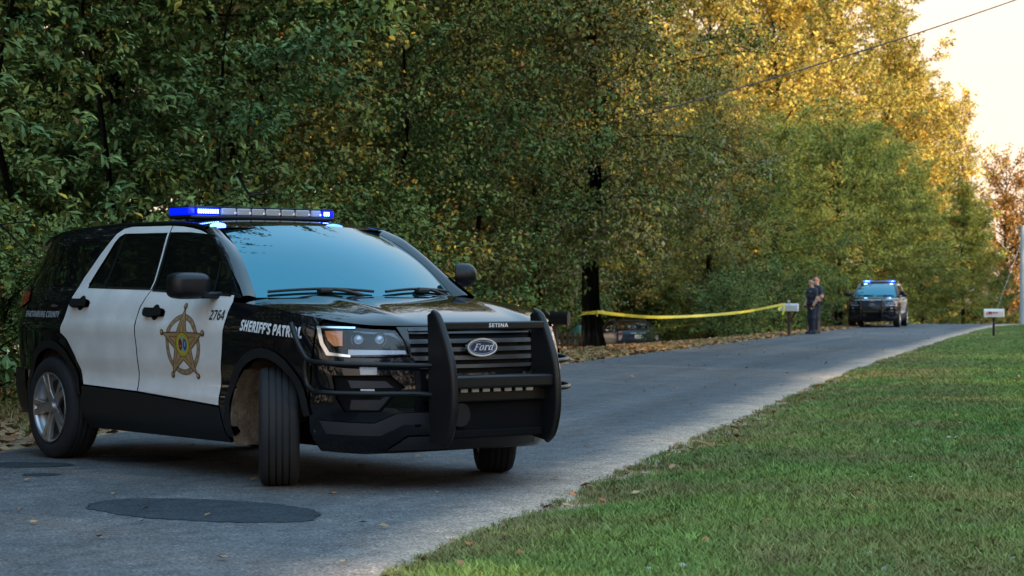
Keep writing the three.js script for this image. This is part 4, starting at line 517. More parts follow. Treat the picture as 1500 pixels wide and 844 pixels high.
  const wb = (t, o = 0) => V(2.50 + 0.26 * (1 - t * t) + o, 1.150, 0.775 * t), wt = (t) => V(1.79 + 0.16 * (1 - t * t), 1.605 + 0.022 * (1 - t * t), 0.605 * t);
  put('cowl', loft(gridRows(4, 24, (i, j) => { const t = j * 2 - 1, a = wb(t, -0.03).add(V(0, -0.006, 0)), b = hoodPt(hoodRear(t) + 0.02, t * 0.99, -0.012), m = a.clone().lerp(b, i); m.y -= 0.02 * Math.sin(i * Math.PI); return m; })), M.plastic);
  const wsPt = (s, t, o = 0) => { const a = wb(t), b = wt(t), p = a.lerp(b, s); const k = 0.05 * Math.sin(Math.PI * s) + o; return p.add(V(k * 0.55, k * 0.83, 0)); };
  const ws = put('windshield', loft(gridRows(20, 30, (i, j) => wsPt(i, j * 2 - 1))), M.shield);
  for (const t0 of [0.92, -0.06]) { const pts = []; for (let k = 0; k <= 6; k++) { const t = t0 - k / 6 * 0.86; pts.push(wsPt(0.035 + 0.03 * Math.sin(k / 6 * 3.1), t, 0.02)); } put('wiper', merge([tube(pts, 0.009, 6), tube([wsPt(0.0, t0 - 0.75, 0.015), wsPt(0.04, t0 - 0.55, 0.03), wsPt(0.055, t0 - 0.40, 0.026)], 0.011, 6), box(0.06, 0.025, 0.09, ...wsPt(0.03, t0 - 0.42, 0.03).toArray(), 0.008)]), M.plastic, ws); }
  // pillar fill between glass and side
  const pil = gridRows(16, 5, (i, j) => { const s = i, a = wsPt(s, 1, 0.002), c = [[2.52, 1.15], [2.12, 1.44], [1.93, 1.555], [1.80, 1.592]], k = Math.min(2, Math.floor(s * 3)), f = s * 3 - k, u = lerp(c[k][0], c[k + 1][0], f), y = lerp(c[k][1], c[k + 1][1], f), b = surf(u, y, 0.001), m = a.clone().lerp(b, j); const bl = 0.022 * Math.sin(j * Math.PI); return m.add(V(bl * 0.5, bl * 0.6, bl * 0.5)); });
  put('windshield_pillar', loft(pil), M.black); put('windshield_pillar', mirror(loft(pil)), M.black);
  const rz = (x) => surf(x, yR(x)).z;
  const roofPt = (x, t) => { const a = Math.abs(t); return V(x, yR(x) + 0.048 * (1 - 0.35 * a * a - 0.65 * Math.pow(a, 5)), t * rz(x)); };
  put('roof', loft(gridRows(40, 40, (i, j) => { const t = j * 2 - 1, f = wt(clamp(t, -1, 1)).x + 0.004; return roofPt(lerp(-0.93, f, i), t); })), M.black);
  for (const s of [1, -1]) put('roof_rail', tube(Array.from({ length: 14 }, (_, k) => { const x = lerp(-0.75, 1.80, k / 13), p = roofPt(x, 0.97); return V(p.x, p.y + 0.002, p.z * s); }), 0.016, 8), M.black);
  put('spoiler', loft(gridRows(4, 20, (i, j) => { const t = j * 2 - 1; const p = roofPt(lerp(-0.6, -1.02, i), t * 0.93); p.y += 0.02 - 0.02 * (1 - i); return p; })), M.black);
  // push bumper
  const up = [[3.77, 0.30], [3.77, 1.0], [3.83, 1.045], [3.862, 1.056], [3.91, 1.03], [3.97, 0.93], [4.04, 0.77], [4.065, 0.62], [4.06, 0.46], [4.02, 0.34], [3.965, 0.292]];
  const pb = new THREE.Group(); pb.name = 'push_bumper'; car.add(pb);
  for (const s of [1, -1]) {
    const sh = new THREE.Shape(); const fr = up.slice(2); sh.moveTo(3.85, 0.31); sh.lineTo(3.83, 1.0); sh.splineThru(fr.map((p) => new THREE.Vector2(...p))); sh.lineTo(3.85, 0.31);
    mesh('upright', new THREE.ExtrudeGeometry(sh, { depth: 0.03, bevelEnabled: true, bevelSize: 0.006, bevelThickness: 0.006, bevelSegments: 2, curveSegments: 30 }).translate(0, 0, s * 0.39 - 0.015), M.powder, pb);
    const edgePts = new THREE.SplineCurve(fr.map((p) => new THREE.Vector2(...p))).getPoints(40).map((p) => V(p.x - 0.004, p.y, s * 0.39)), pad = [];
    for (let i = 0; i <= 40; i++) { const p = edgePts[i], q = edgePts[Math.min(40, i + 1)], r = edgePts[Math.max(0, i - 1)], tx = q.x - r.x, ty = q.y - r.y, l = Math.hypot(tx, ty), nx = -ty / l, ny = tx / l, row = []; for (let k = 0; k <= 10; k++) { const a = k / 10 * Math.PI, o = Math.sin(a) * 0.026; row.push(V(p.x - nx * -0 + (nx < 0 ? -nx : nx) * o * 1, p.y + (nx < 0 ? -ny : ny) * o, p.z + Math.cos(a) * 0.024)); } pad.push(row); }
    mesh('rubber_pad', loft(pad), M.powder, pb);
    // wrap around the corner
    const w = (u, y, o) => { const p = surf(u, y, o); p.z *= s; return p; };
    mesh('wrap_bar', merge([tube([V(3.86, 0.752, s * 0.40), w(4.0, 0.752, 0.07), w(3.75, 0.760, 0.065), w(3.50, 0.768, 0.06), w(3.36, 0.785, 0.05), w(3.31, 0.83, 0.045), w(3.26, 0.90, 0.04), w(3.20, 1.0, 0.035)], 0.016, 8), tube([V(3.86, 0.578, s * 0.40), w(4.0, 0.585, 0.06), w(3.75, 0.59, 0.06), w(3.50, 0.595, 0.06), w(3.40, 0.605, 0.055), w(3.35, 0.64, 0.052), w(3.335, 0.72, 0.05), w(3.345, 0.795, 0.05)], 0.016, 8)]), M.powder, pb);
  }
  mesh('crossbar', merge([box(0.05, 0.05, 0.76, 3.93, 0.985, 0, 0.012)]), M.powder, pb);
  mesh('crossbar', merge([box(0.14, 0.075, 0.76, 3.98, 0.655, 0, 0.015), box(0.05, 0.10, 0.76, 3.95, 0.585, 0, 0.012)]), M.powder, pb);
  mesh('lower_plate', merge([box(0.03, 0.17, 0.76, 3.92, 0.45, 0, 0.008), box(0.10, 0.05, 0.70, 3.92, 0.345, 0, 0.012)]), M.dark, pb);
  for (let k = 0; k < 7; k++) mesh('strobe_light', box(0.012, 0.022, 0.052, 4.0, 0.605, 0.27 - k * 0.082, 0.004), M.led, pb);
  { const t = textDecal(256, 64, 'SETINA', { color: '#b9bcc2', size: 46, sx: 1.25 }); mesh('maker_text', new THREE.PlaneGeometry(0.19, 0.045).rotateY(Math.PI / 2).translate(3.957, 0.987, -0.02), decalMat(t), pb); }
  mesh('siren_speaker', merge([new THREE.CylinderGeometry(0.07, 0.075, 0.05, 20).rotateZ(-Math.PI / 2).translate(3.945, 0.46, 0.27)]), M.plastic, pb);
  // spotlight on the driver's pillar
  const sp = put('spotlight', new THREE.LatheGeometry([[0, -0.075], [0.03, -0.072], [0.055, -0.055], [0.070, -0.025], [0.073, 0.01], [0.070, 0.05], [0.064, 0.056], [0, 0.050]].map((p) => new THREE.Vector2(...p)), 28).rotateZ(Math.PI / 2).rotateY(0.9).scale(1.12, 1.12, 1.12).translate(2.34, 1.30, -0.985), M.powder);
  put('bracket', merge([bar([2.30, 1.215, -0.975], [2.30, 1.175, -0.955], 0.016), bar([2.30, 1.18, -0.965], [2.36, 1.16, -0.86], 0.018), box(0.07, 0.05, 0.05, 2.33, 1.175, -0.92, 0.012)]), M.chrome, sp);
  // light bar
  const lb = new THREE.Group(); lb.name = 'light_bar'; lb.position.set(1.20, 1.695, 0); lb.scale.set(1, 0.82, 0.90); car.add(lb);
  mesh('bar_base', merge([box(0.30, 0.03, 1.29, 0, 0.0, 0, 0.012), box(0.26, 0.012, 1.30, 0, 0.082, 0, 0.005)]), M.plastic, lb);
  for (const s of [1, -1]) mesh('bar_foot', merge([bar([0.05, 0, s * 0.60], [0.09, -0.06, s * 0.655], 0.014), box(0.08, 0.012, 0.08, 0.09, -0.062, s * 0.66, 0.004)]), M.plastic, lb);
  const seg = [[0.655, 0.595, 'blueLens'], [0.585, 0.385, 'lit'], [0.365, 0.235, 'clearLens'], [0.225, 0.105, 'clearLens'], [0.095, -0.02, 'clearLens'], [-0.03, -0.16, 'clearLens'], [-0.17, -0.29, 'clearLens'], [-0.30, -0.43, 'clearLens'], [-0.44, -0.535, 'clearLens'], [-0.545, -0.655, 'blueEnd']];
  for (const [a, b, kind] of seg) {
    const l = mesh('lens_segment', box(0.27, 0.062, a - b, 0, 0.046, (a + b) / 2, 0.012), kind === 'clearLens' ? M.clearLens : M.blueLens, lb);
    if (kind === 'lit' || kind === 'blueEnd') { const nL = kind === 'lit' ? 9 : 3; for (let k = 0; k < nL; k++) mesh('led', box(0.006, 0.034, 0.012, 0.137, 0.046, lerp(a - 0.018, kind === 'lit' ? b + 0.018 : (a + b) / 2, k / (nL - 1)), 0.002), M.blueLit, l); }
    else if (kind === 'clearLens') mesh('reflector', box(0.006, 0.02, 0.016, 0.136, 0.036, b + 0.012, 0.002), M.chrome, l);
  }
  return car;
}
function lampLights(parent, spots) { for (const [x, y, z, i] of spots) { const l = new THREE.PointLight(col(0.08, 0.22, 1), i); l.position.set(x, y, z); l.shadow.radius = 3; l.castShadow = true; l.name = 'blue_lamp'; parent.add(l); } }
const car1 = makePatrolCar();
car1.name = numbered('patrol_car'); car1.position.set(-2.547, 0.016, -16.32); car1.rotation.y = -0.903; scene.add(car1);
tag(car1, 'black and white patrol car with white front doors parked across the near road', 'patrol car', 'marked patrol cars with blue lights');
const car2 = car1.clone(); car2.name = numbered('patrol_car'); scene.add(car2);
{ const d = 84.5, p = V(14.0, groundY(14.0, 84.5) + 0.016, -d); car2.position.copy(p); }
car2.rotation.y = -Math.PI / 2 - 0.27; car2.translateX(-1.6);
tag(car2, 'patrol car facing this way far along the road behind two officers', 'patrol car', 'marked patrol cars with blue lights');
for (const w of car1.children) if (w.name === 'front_wheel') w.rotation.y -= 0.56;
{ const lb = car2.children.find((c) => c.name === 'light_bar'); for (const l of lb.children) if (l.name === 'lens_segment') { l.geometry.computeBoundingBox(); if (Math.abs(l.geometry.boundingBox.getCenter(V()).z) > 0.44) l.material = M.blueGlow; } }
lampLights(car1, [[1.46, 1.775, 0.44, 0.16], [1.46, 1.775, -0.53, 0.06]]); lampLights(car2, [[1.46, 1.775, 0.50, 0.5], [1.46, 1.775, -0.50, 0.5]]);

// ---------------------------------------------------------------- dark sedan on the low drive
{
  const t = thing('dark_sedan', 'dark saloon car parked on the low ground behind the tape, seen from behind', 'car', [4.72, groundY(4.72, 91) + 0.01, -91], Math.PI / 2 + 0.15);
  const paint = phys([0.012, 0.014, 0.022], 0.4, { specularIntensity: 0.35, clearcoat: 0.35, clearcoatRoughness: 0.1 });
  const top = pchip([[-2.42, 0.70], [-2.36, 0.98], [-2.2, 1.06], [-1.6, 1.08], [0.9, 1.0], [1.6, 0.93], [2.2, 0.80], [2.42, 0.62]]), bot = pchip([[-2.42, 0.42], [-2.2, 0.25], [2.1, 0.22], [2.42, 0.35]]), wid = pchip([[-2.42, 0.70], [-2.3, 0.86], [-1.6, 0.915], [1.4, 0.915], [2.1, 0.84], [2.42, 0.62]]);
  const ring = (x, y0, y1, w, e, n = 28) => Array.from({ length: n + 1 }, (_, k) => { const a = k / n * 6.28319, c = Math.cos(a), s = Math.sin(a), p = (v) => Math.sign(v) * Math.pow(Math.abs(v), e); return V(x, (y0 + y1) / 2 + p(s) * (y1 - y0) / 2, p(c) * w); });
  const rows = []; for (let k = 0; k <= 34; k++) { const x = lerp(-2.42, 2.42, k / 34); rows.push(ring(x, bot(x), top(x), wid(x), 0.42)); } rows.unshift(rows[0].map((p) => V(p.x + 0.01, lerp(p.y, 0.55, 0.98), p.z * 0.02))); rows.push(rows[rows.length - 1].map((p) => V(p.x, 0.5, p.z * 0.02)));
  const body = mesh('body', loft(rows), paint, t);
  const roofY = pchip([[-1.75, 1.07], [-1.0, 1.36], [-0.5, 1.44], [0.1, 1.44], [0.5, 1.37], [1.25, 1.02]]);
  mesh('cabin_glass', loft(Array.from({ length: 21 }, (_, k) => { const x = lerp(-1.75, 1.25, k / 20), y = roofY(x); return Array.from({ length: 13 }, (_, j) => { const q = j / 6 - 1, w = lerp(0.84, 0.60, clamp((y - 1.0) / 0.44)); return Math.abs(q) > 0.7 ? V(x, lerp(0.98, y - 0.02, (1 - Math.abs(q)) / 0.3), Math.sign(q) * lerp(0.85, w, (1 - Math.abs(q)) / 0.3)) : V(x, y + 0.02 * (1 - q * q), q / 0.7 * w); }); })), M.glass, t);
  mesh('roof', loft(Array.from({ length: 9 }, (_, k) => { const x = lerp(-0.95, 0.5, k / 8); return Array.from({ length: 9 }, (_, j) => { const q = j / 4 - 1; return V(x, roofY(x) + 0.03 - 0.03 * q * q, q * 0.63); }); })), paint, t);
  for (const s of [1, -1]) {
    const tl = mesh('tail_light', merge([box(0.06, 0.36, 0.13, -2.36, 0.83, s * 0.74, 0.02)]), phys([0.75, 0.52, 0.52], 0.2, { clearcoat: 1 }), t); mesh('red_lens', box(0.02, 0.12, 0.10, -2.395, 0.93, s * 0.74, 0.006), M.red, tl);
    mesh('side_mirror', box(0.10, 0.10, 0.18, 0.75, 1.06, s * 0.98, 0.03), paint, t);
    for (const x of [-1.42, 1.45]) { const w = wheel(); w.name = 'wheel'; w.scale.setScalar(0.90); w.position.set(x, 0.327, s * 0.80); if (s < 0) w.rotation.y = Math.PI; t.add(w); }
    mesh('pillar', tube([[-1.7, 1.08, s * 0.83], [-1.0, 1.35, s * 0.66], [-0.3, 1.45, s * 0.61], [0.45, 1.39, s * 0.63], [1.2, 1.03, s * 0.82]], 0.035, 6), paint, t);
  }
  mesh('chrome_strip', box(0.03, 0.045, 0.62, -2.385, 0.93, 0, 0.01), M.chrome, t); mesh('license_plate', box(0.012, 0.15, 0.31, -2.40, 0.80, 0, 0.004), std([0.75, 0.76, 0.8], 0.4), t);
  mesh('rear_bumper', box(0.14, 0.2, 1.66, -2.36, 0.46, 0, 0.05), paint, t);
}
// ---------------------------------------------------------------- two officers
function blob(bones, res, centre, half, k) { // smooth union of tapered capsules
  const mc = new MarchingCubes(res, M.dark, false, false, 60000), n = mc.size; mc.isolation = 0;
  const B = bones.map(([a, b, r0, r1, fl]) => ({ a: V(...a), d: V(...b).sub(V(...a)), r0, r1, fl: fl || 1 })), p = V(), q = V();
  for (let z = 0; z < n; z++) for (let y = 0; y < n; y++) for (let x = 0; x < n; x++) {
    p.set((x - mc.halfsize) / mc.halfsize * half + centre[0], (y - mc.halfsize) / mc.halfsize * half + centre[1], (z - mc.halfsize) / mc.halfsize * half + centre[2]);
    let s = 0; for (const b of B) { q.copy(p).sub(b.a); const t = clamp(q.dot(b.d) / Math.max(1e-9, b.d.lengthSq())); q.addScaledVector(b.d, -t); q.x *= b.fl; const dist = q.length() - lerp(b.r0, b.r1, t); s += Math.exp(-dist / k); }
    mc.field[z * n * n + y * n + x] = Math.log(Math.max(s, 1e-30)) * k;
  }
  mc.update(); const c = mc.count, g = new THREE.BufferGeometry(), P = mc.positionArray.slice(0, c * 3);
  for (let i = 0; i < P.length; i += 3) for (let j = 0; j < 3; j++) P[i + j] = P[i + j] * half + centre[j];
  g.setAttribute('position', new THREE.Float32BufferAttribute(P, 3)); g.setAttribute('normal', new THREE.Float32BufferAttribute(mc.normalArray.slice(0, c * 3), 3)); return g;
}
function tinted(g, f) { const o = g.index ? g.toNonIndexed() : g, p = o.attributes.position, C = []; for (let i = 0; i < p.count; i++) C.push(...f(p.getX(i), p.getY(i), p.getZ(i))); o.setAttribute('color', new THREE.Float32BufferAttribute(C, 3)); o.deleteAttribute('uv'); return o; }
const SKIN = [0.42, 0.24, 0.17], NAVY = [0.014, 0.017, 0.030], BLACKC = [0.008, 0.008, 0.01];
function hand(w, dir, side) { // palm and five curled fingers at the wrist w, pointing along dir
  const parts = [], d = V(...dir).normalize(), up = V(0, 0, side), lat = V().crossVectors(d, up).normalize(), W = V(...w), palm = new THREE.SphereGeometry(1, 10, 8).scale(0.022, 0.05, 0.042);
  palm.applyMatrix4(new THREE.Matrix4().makeBasis(up, d, lat)).translate(...W.clone().addScaledVector(d, 0.045).toArray()); parts.push(palm);
  [[-0.030, 0.060], [-0.010, 0.075], [0.010, 0.070], [0.030, 0.055]].forEach(([o, l]) => { const a = W.clone().addScaledVector(d, 0.08).addScaledVector(lat, o), b = a.clone().addScaledVector(d, l * 0.55), c = b.clone().addScaledVector(d, l * 0.35).addScaledVector(up, -0.022 * side); parts.push(tube([a, b, c], 0.009, 6, 6)); });
  { const a = W.clone().addScaledVector(d, 0.03).addScaledVector(lat, -0.035), b = a.clone().addScaledVector(d, 0.03).addScaledVector(lat, -0.025), c = b.clone().addScaledVector(d, 0.03); parts.push(tube([a, b, c], 0.010, 6, 6)); }
  return tinted(merge(parts), () => SKIN);
}
function officer(label, pos, turn, h, pose) { // faces +x
  const t = thing('person', label, 'person', pos, turn, 'two officers standing at the road edge'), S = h / 1.8; t.scale.setScalar(S);
  const { la, ra, step, headTurn = 0 } = pose;
  const bones = [[[0, 1.0, -0.07], [0, 1.0, 0.07], 0.125, 0.125], [[0, 1.0, 0], [0.01, 1.22, 0], 0.135, 0.145], [[0.01, 1.22, -0.06], [0.01, 1.22, 0.06], 0.13, 0.13], [[0.0, 1.36, -0.10], [0.0, 1.36, 0.10], 0.125, 0.125], [[-0.01, 1.44, -0.16], [-0.01, 1.44, 0.16], 0.072, 0.072], [[0, 1.44, 0], [0.02, 1.60, 0], 0.065, 0.058]];
  for (const [s, dx] of [[-1, step], [1, -step]]) bones.push([[0, 0.98, s * 0.095], [dx * 0.5 + 0.02, 0.52, s * 0.105], 0.105, 0.075], [[dx * 0.5 + 0.02, 0.52, s * 0.105], [dx, 0.11, s * 0.11], 0.073, 0.060], [[dx - 0.03, 0.05, s * 0.115], [dx + 0.16, 0.04, s * 0.125], 0.055, 0.045]);
  for (const [s, a] of [[-1, la], [1, ra]]) bones.push([[-0.01, 1.43, s * 0.19], a[0], 0.068, 0.052], [a[0], a[1], 0.046, 0.032]);
  const g = blob(bones, 112, [0, 0.92, 0], 0.98, 0.018);
  const skinArm = (p, a) => { const A = V(...a[0]), D = V(...a[1]).sub(A), q = V(...p).sub(A), u = q.dot(D) / D.lengthSq(); return u > -0.25 && q.addScaledVector(D, -u).length() < 0.075 && Math.abs(p[2]) > 0.12; };
  const bodyG = tinted(g, (x, y, z) => (y > 1.515 ? SKIN : skinArm([x, y, z], la) || skinArm([x, y, z], ra) ? SKIN : y < 0.10 ? BLACKC : y > 0.965 && y < 1.015 ? BLACKC : NAVY));
  const H = [0.025, 1.675, 0], ch = Math.cos(headTurn), sh = Math.sin(headTurn), hd = (x, y, z) => [H[0] + x * ch + z * sh, H[1] + y, -x * sh + z * ch];
  const head = tinted(blob([[hd(-0.02, 0.03, 0), hd(0.015, 0.035, 0), 0.088, 0.083], [hd(0.02, -0.02, 0), hd(0.045, -0.075, 0), 0.068, 0.042], [hd(0.085, 0.01, 0), hd(0.107, -0.018, 0), 0.010, 0.014], [hd(0.0, -0.01, -0.082), hd(-0.01, 0.02, -0.085), 0.012, 0.014], [hd(0.0, -0.01, 0.082), hd(-0.01, 0.02, 0.085), 0.012, 0.014], [hd(0.088, -0.052, -0.018), hd(0.088, -0.052, 0.018), 0.009, 0.009], [hd(-0.02, -0.06, 0), hd(-0.01, -0.13, 0), 0.058, 0.058]], 72, H, 0.17, 0.009), (x, y, z) => { const dx = x - H[0], dz = z, fx = dx * ch - dz * sh, fz = dx * sh + dz * ch, fy = y - H[1]; if (Math.abs(fy - 0.018) < 0.009 && fx > 0.06 && Math.abs(Math.abs(fz) - 0.032) < 0.013) return [0.05, 0.035, 0.03]; if (Math.abs(fy + 0.052) < 0.005 && fx > 0.08) return [0.28, 0.11, 0.09]; return SKIN; });
  const dirOf = (a) => [a[1][0] - a[0][0], a[1][1] - a[0][1], a[1][2] - a[0][2]];
  const whole = mergeGeometries([bodyG, head, hand(la[1], dirOf(la), -1), hand(ra[1], dirOf(ra), 1)].map((q) => { const c = q.index ? q.toNonIndexed() : q.clone(); for (const k of Object.keys(c.attributes)) if (!['position', 'normal', 'color'].includes(k)) c.deleteAttribute(k); return c; }));
  mesh('body', whole, new THREE.MeshStandardMaterial({ vertexColors: true, roughness: 0.8 }), t);
  const hair = new THREE.SphereGeometry(1, 22, 14, 0, 6.2832, 0, 1.75), hp = hair.attributes.position; for (let i = 0; i < hp.count; i++) { const x = hp.getX(i), y = hp.getY(i), z = hp.getZ(i); hp.setXYZ(i, x * 0.102 - 0.012 + (y < 0.35 && x > 0 ? -0.09 * x : 0), y * 0.098 + 0.035 + (x > 0.3 ? 0.02 : 0), z * 0.092); } hair.computeVertexNormals(); hair.rotateY(headTurn); mesh('hair', hair.translate(...H), std([0.03, 0.02, 0.014], 0.9), t);
  for (const s of [-1, 1]) mesh('shoulder_patch', new THREE.SphereGeometry(1, 12, 8).scale(0.045, 0.055, 0.012).rotateX(-s * 0.25).translate(-0.01, 1.36, s * 0.252), std([0.55, 0.5, 0.42], 0.7), t);
  mesh('badge', new THREE.SphereGeometry(1, 10, 8).scale(0.01, 0.03, 0.024).translate(0.125, 1.37, -0.07), M.chrome, t);
  mesh('belt', merge([new THREE.TorusGeometry(1, 0.13, 8, 30).rotateX(Math.PI / 2).scale(0.137, 0.25, 0.205).translate(0, 0.99, 0), box(0.09, 0.16, 0.05, -0.02, 0.93, 0.215, 0.015), box(0.05, 0.12, 0.05, -0.07, 0.95, -0.2, 0.012)]), M.plastic, t);
  return t;
}
{
  const g = (x, d) => groundY(x, d) + 0.016;
  officer('officer in short sleeves, arms hanging, standing in front of the taller one', [9.27, g(9.27, 68.3), -68.3], Math.PI + 0.55, 1.70, { la: [[0.0, 1.15, -0.27], [0.13, 0.93, -0.22]], ra: [[-0.02, 1.15, 0.26], [0.10, 0.93, 0.24]], step: 0.03, headTurn: 0.1 });
  officer('taller officer in dark uniform standing behind the short-sleeved one', [9.62, g(9.62, 69.6), -69.6], Math.PI + 0.35, 1.80, { la: [[-0.02, 1.16, -0.26], [0.12, 1.02, -0.12]], ra: [[-0.05, 1.15, 0.26], [0.08, 0.97, 0.26]], step: 0.04, headTurn: -0.1 });
}
// ---------------------------------------------------------------- mailboxes, tape, posts
function mailbox(label, d, x, turn, bodyMat, postMat, hBox, o = {}) {
  const y0 = groundY(x, d), t = thing('mailbox', label, 'mailbox', [x, y0, -d], turn), L = 0.50, w = 0.085, s = new THREE.Shape(); s.moveTo(-w, 0); s.lineTo(w, 0); s.lineTo(w, 0.13); s.absarc(0, 0.13, w, 0, Math.PI, false); s.lineTo(-w, 0);
  const body = mesh('box', new THREE.ExtrudeGeometry(s, { depth: L, bevelEnabled: true, bevelSize: 0.004, bevelThickness: 0.004, curveSegments: 14 }).translate(0, hBox, -L / 2), bodyMat, t);
  const s2 = new THREE.Shape(); s2.moveTo(-w - 0.008, -0.004); s2.lineTo(w + 0.008, -0.004); s2.lineTo(w + 0.008, 0.13); s2.absarc(0, 0.13, w + 0.008, 0, Math.PI, false); mesh('door', new THREE.ExtrudeGeometry(s2, { depth: 0.018, bevelEnabled: false, curveSegments: 14 }).translate(0, hBox, L / 2 + 0.004), bodyMat, body);
  mesh('post', merge([box(0.09, hBox + 0.2, 0.09, 0, hBox / 2 - 0.1, 0, 0.008), box(0.16, 0.025, L * 0.9, 0, hBox - 0.014, 0, 0.004), ...(o.brace ? [bar([0, hBox - 0.35, 0], [0, hBox - 0.03, 0.2], 0.03, 4)] : [])]).scale(o.thin ?? 1, 1, o.thin ?? 1), postMat, t);
  const fs = o.flagSide ?? 1; mesh('flag', merge(o.flagUp ? [box(0.008, 0.22, 0.02, fs * 0.098, hBox + 0.2, 0.05), box(0.008, 0.06, 0.09, fs * 0.098, hBox + 0.29, 0.02)] : [box(0.008, 0.022, 0.20, fs * 0.098, hBox + 0.12, 0.02), box(0.008, 0.055, 0.075, fs * 0.098, hBox + 0.12, -0.09)]), o.flagMat ?? M.red, body);
  return t;
}
const woodMat = std([0.20, 0.14, 0.09], 0.9, { map: barkTex }), whiteBox = std([0.42, 0.42, 0.44], 0.55), steel = phys([0.45, 0.46, 0.48], 0.4, { metalness: 0.5 });
mailbox('pale grey mailbox on a wooden post with yellow tape tied to it', 65, 8.15, 1.15, whiteBox, woodMat, 0.74, { brace: true, flagUp: true, flagMat: whiteBox, flagSide: -1 });
const mb = mailbox('white mailbox with red flag and house number on a dark post', 60, 13.08, 1.25, whiteBox, M.plastic, 0.58, { thin: 0.7, flagSide: -1 });
mesh('house_number', new THREE.PlaneGeometry(0.24, 0.12).rotateY(-Math.PI / 2).translate(-0.0905, 0.66, -0.12), decalMat(textDecal(256, 128, '377', { color: '#22242a', size: 110 })), mb.children[0]);
mesh('number_panel', new THREE.PlaneGeometry(0.24, 0.12).rotateY(Math.PI / 2).translate(0.0905, 0.66, -0.12), decalMat(textDecal(256, 128, '377', { color: '#22242a', size: 110 })), mb.children[0]);
mailbox('black mailbox beside the tape left of the thick trunk', 41, 0.80, 1.2, M.powder, woodMat, 0.56, {});
{ // tape: three spans of thin ribbon
  const yel = new THREE.MeshStandardMaterial({ color: col(0.62, 0.50, 0.03), roughness: 0.45 });
  const span = (name, label, pts, w, twist) => {
    const c = new THREE.CatmullRomCurve3(pts.map((p) => V(...p)), false, 'centripetal'), n = 90, rows = [];
    for (let i = 0; i <= n; i++) { const p = c.getPointAt(i / n), a = twist(i / n), ww = w / 2 * (0.9 + 0.2 * noise(i * 0.4, 3)), tg = c.getTangentAt(i / n), side = V(-tg.z, 0, tg.x).normalize(), up = V(0, 1, 0).multiplyScalar(Math.cos(a)).addScaledVector(side, Math.sin(a)); rows.push([p.clone().addScaledVector(up, ww), p.clone().addScaledVector(side, 0.004), p.clone().addScaledVector(up, -ww)]); }
    return tag(mesh(numbered(name), loft(rows), yel, scene), label, 'barrier tape', 'yellow barrier tape');
  };
  span('barrier_tape', 'yellow tape stretched from the thick trunk to the pale grey mailbox', [[1.80, 0.75, -46.7], [2.3, 0.68, -48.2], [3.4, 0.57, -52.3], [4.8, 0.56, -56.2], [6.4, 0.62, -60.6], [7.95, 0.79, -64.8]], 0.068, (t) => 0.5 * Math.sin(t * 9) * (1 - t));
  span('barrier_tape', 'short yellow tape between the black mailbox and the thick trunk', [[0.86, 0.66, -41], [1.2, 0.66, -43.6], [1.60, 0.735, -46.6]], 0.06, (t) => 0.3 + t * 1.6);
  span('barrier_tape', 'loose yellow tape end hanging off the pale grey mailbox', [[7.95, 0.80, -64.75], [7.80, 0.62, -64.6], [7.90, 0.50, -64.6], [7.96, 0.66, -64.65], [7.99, 0.82, -64.7], [8.02, 0.55, -64.7], [8.04, 0.34, -64.7]], 0.075, (t) => t * 5);
  span('barrier_tape', 'thin yellow tape strung low behind the dark saloon car', [[6.2, -0.38, -92], [7.4, -0.26, -93], [8.9, -0.10, -94]], 0.05, () => 0.2);
  const knot = thing('tape_knot', 'band of yellow tape wound around the thick trunk', 'barrier tape', [1.72, 0.735, -47]); mesh('band', new THREE.CylinderGeometry(0.245, 0.25, 0.07, 24, 1, true).rotateZ(0.08), yel, knot); mesh('tail', box(0.03, 0.12, 0.05, 0.08, -0.02, 0.24, 0.004), yel, knot);
  [[7.55, 92], [8.55, 93.5]].forEach(([x, d]) => { const y = groundY(x, d), f = thing('marker_flag', 'small yellow marker flag on a wire in the wood', 'flag', [x, y, -d], 0.3, 'yellow marker flags'); mesh('wire', bar([0, -0.1, 0], [0, 0.62, 0], 0.006, 6), steel, f); mesh('pennant', loft(gridRows(4, 4, (i, j) => V(0.14 * i, 0.62 - 0.30 * j, 0.02 * Math.sin(i * 3)))), yel, f); });
}
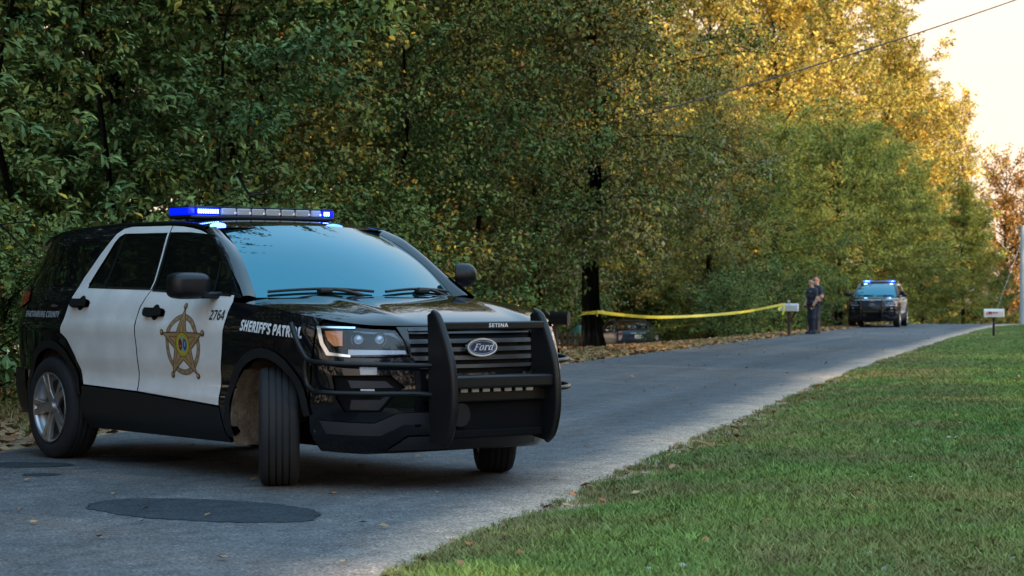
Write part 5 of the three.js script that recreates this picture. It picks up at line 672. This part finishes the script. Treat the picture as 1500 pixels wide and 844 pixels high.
{ // utility pole and overhead cable
  const p = thing('utility_pole', 'weathered pale pole standing beside the crest of the road', 'pole', [20.82, groundY(20.82, 90), -90]);
  mesh('shaft', new THREE.CylinderGeometry(0.12, 0.15, 4.2, 16).translate(0, 1.9, 0), std([0.30, 0.34, 0.35], 0.8), p); mesh('cap', new THREE.CylinderGeometry(0.135, 0.135, 0.05, 16).translate(0, 4.02, 0), steel, p); mesh('guy_wire', bar([0, 3.6, 0], [-1.4, -0.1, 0.3], 0.008, 6), steel, p);
  const pts = []; for (let k = 0; k <= 20; k++) { const t = k / 20; pts.push(V(lerp(0.9, 17.5, t), lerp(4.4, 10.6, t) - 0.9 * t * (1 - t), lerp(-46.5, -62, t))); }
  tag(mesh(numbered('overhead_cable'), tube(pts, 0.017, 6, 60), std([0.02, 0.02, 0.02], 0.7), scene), 'dark overhead cable slanting across the sky into the trees', 'cable');
}
{ // pallet boards, boulder and dead branch under the trees
  const t = thing('wooden_pallet', 'pale wooden pallet standing upright under the trees behind the black mailbox', 'pallet', [1.35, groundY(1.35, 52), -52], -0.3), m = std([0.42, 0.31, 0.20], 0.85, { map: barkTex });
  for (let k = 0; k < 5; k++) mesh('slat', box(0.085, 0.42 + 0.05 * hash2(k, 5), 0.02, -0.3 + k * 0.13, 0.2, 0.02 + 0.003 * (k % 2), 0.004), m, t); for (const y of [0.1, 0.3]) mesh('rail', box(0.75, 0.07, 0.03, 0, y, -0.008, 0.004), m, t);
  const b = thing('green_tarp', 'small heap of green tarp beside the pallet under the trees', 'tarp', [1.62, groundY(1.62, 54), -54]); const g = new THREE.SphereGeometry(1, 20, 12); const p = g.attributes.position; for (let i = 0; i < p.count; i++) { const k = 1 + 0.3 * (fbm(p.getX(i) * 2 + 3, p.getY(i) * 2 + p.getZ(i), 3) - 0.5); p.setXYZ(i, p.getX(i) * 0.32 * k, Math.max(-0.05, p.getY(i) * 0.42 * k + 0.2), p.getZ(i) * 0.25 * k); } g.computeVertexNormals(); mesh('cover', g, std([0.02, 0.09, 0.07], 0.6), b);
  [[[-4.75, 1.95, -19.3], [-4.45, 1.78, -19.2], [-4.2, 1.55, -19.15], [-4.02, 1.46, -19.1]], [[-2.6, 2.3, -21], [-2.45, 2.1, -20.8], [-2.3, 2.16, -20.7], [-2.1, 2.28, -20.6]]].forEach((q, i) => { const f = thing('dead_branch', i ? 'bare grey twig forking out of the oak leaves above the light bar' : 'bare grey branch reaching down behind the patrol car’s roof', 'branch'); const v = q.map((a) => V(...a)); mesh('bough', taper(v, 0.016, 0.005, 6), std([0.26, 0.24, 0.22], 0.9), f); mesh('twig', taper([v[1], v[1].clone().add(V(0.22, 0.02, 0)), v[1].clone().add(V(0.45, -0.02, 0.03))], 0.008, 0.003, 5), std([0.26, 0.24, 0.22], 0.9), f); });
}

renderer.render(scene, camera);
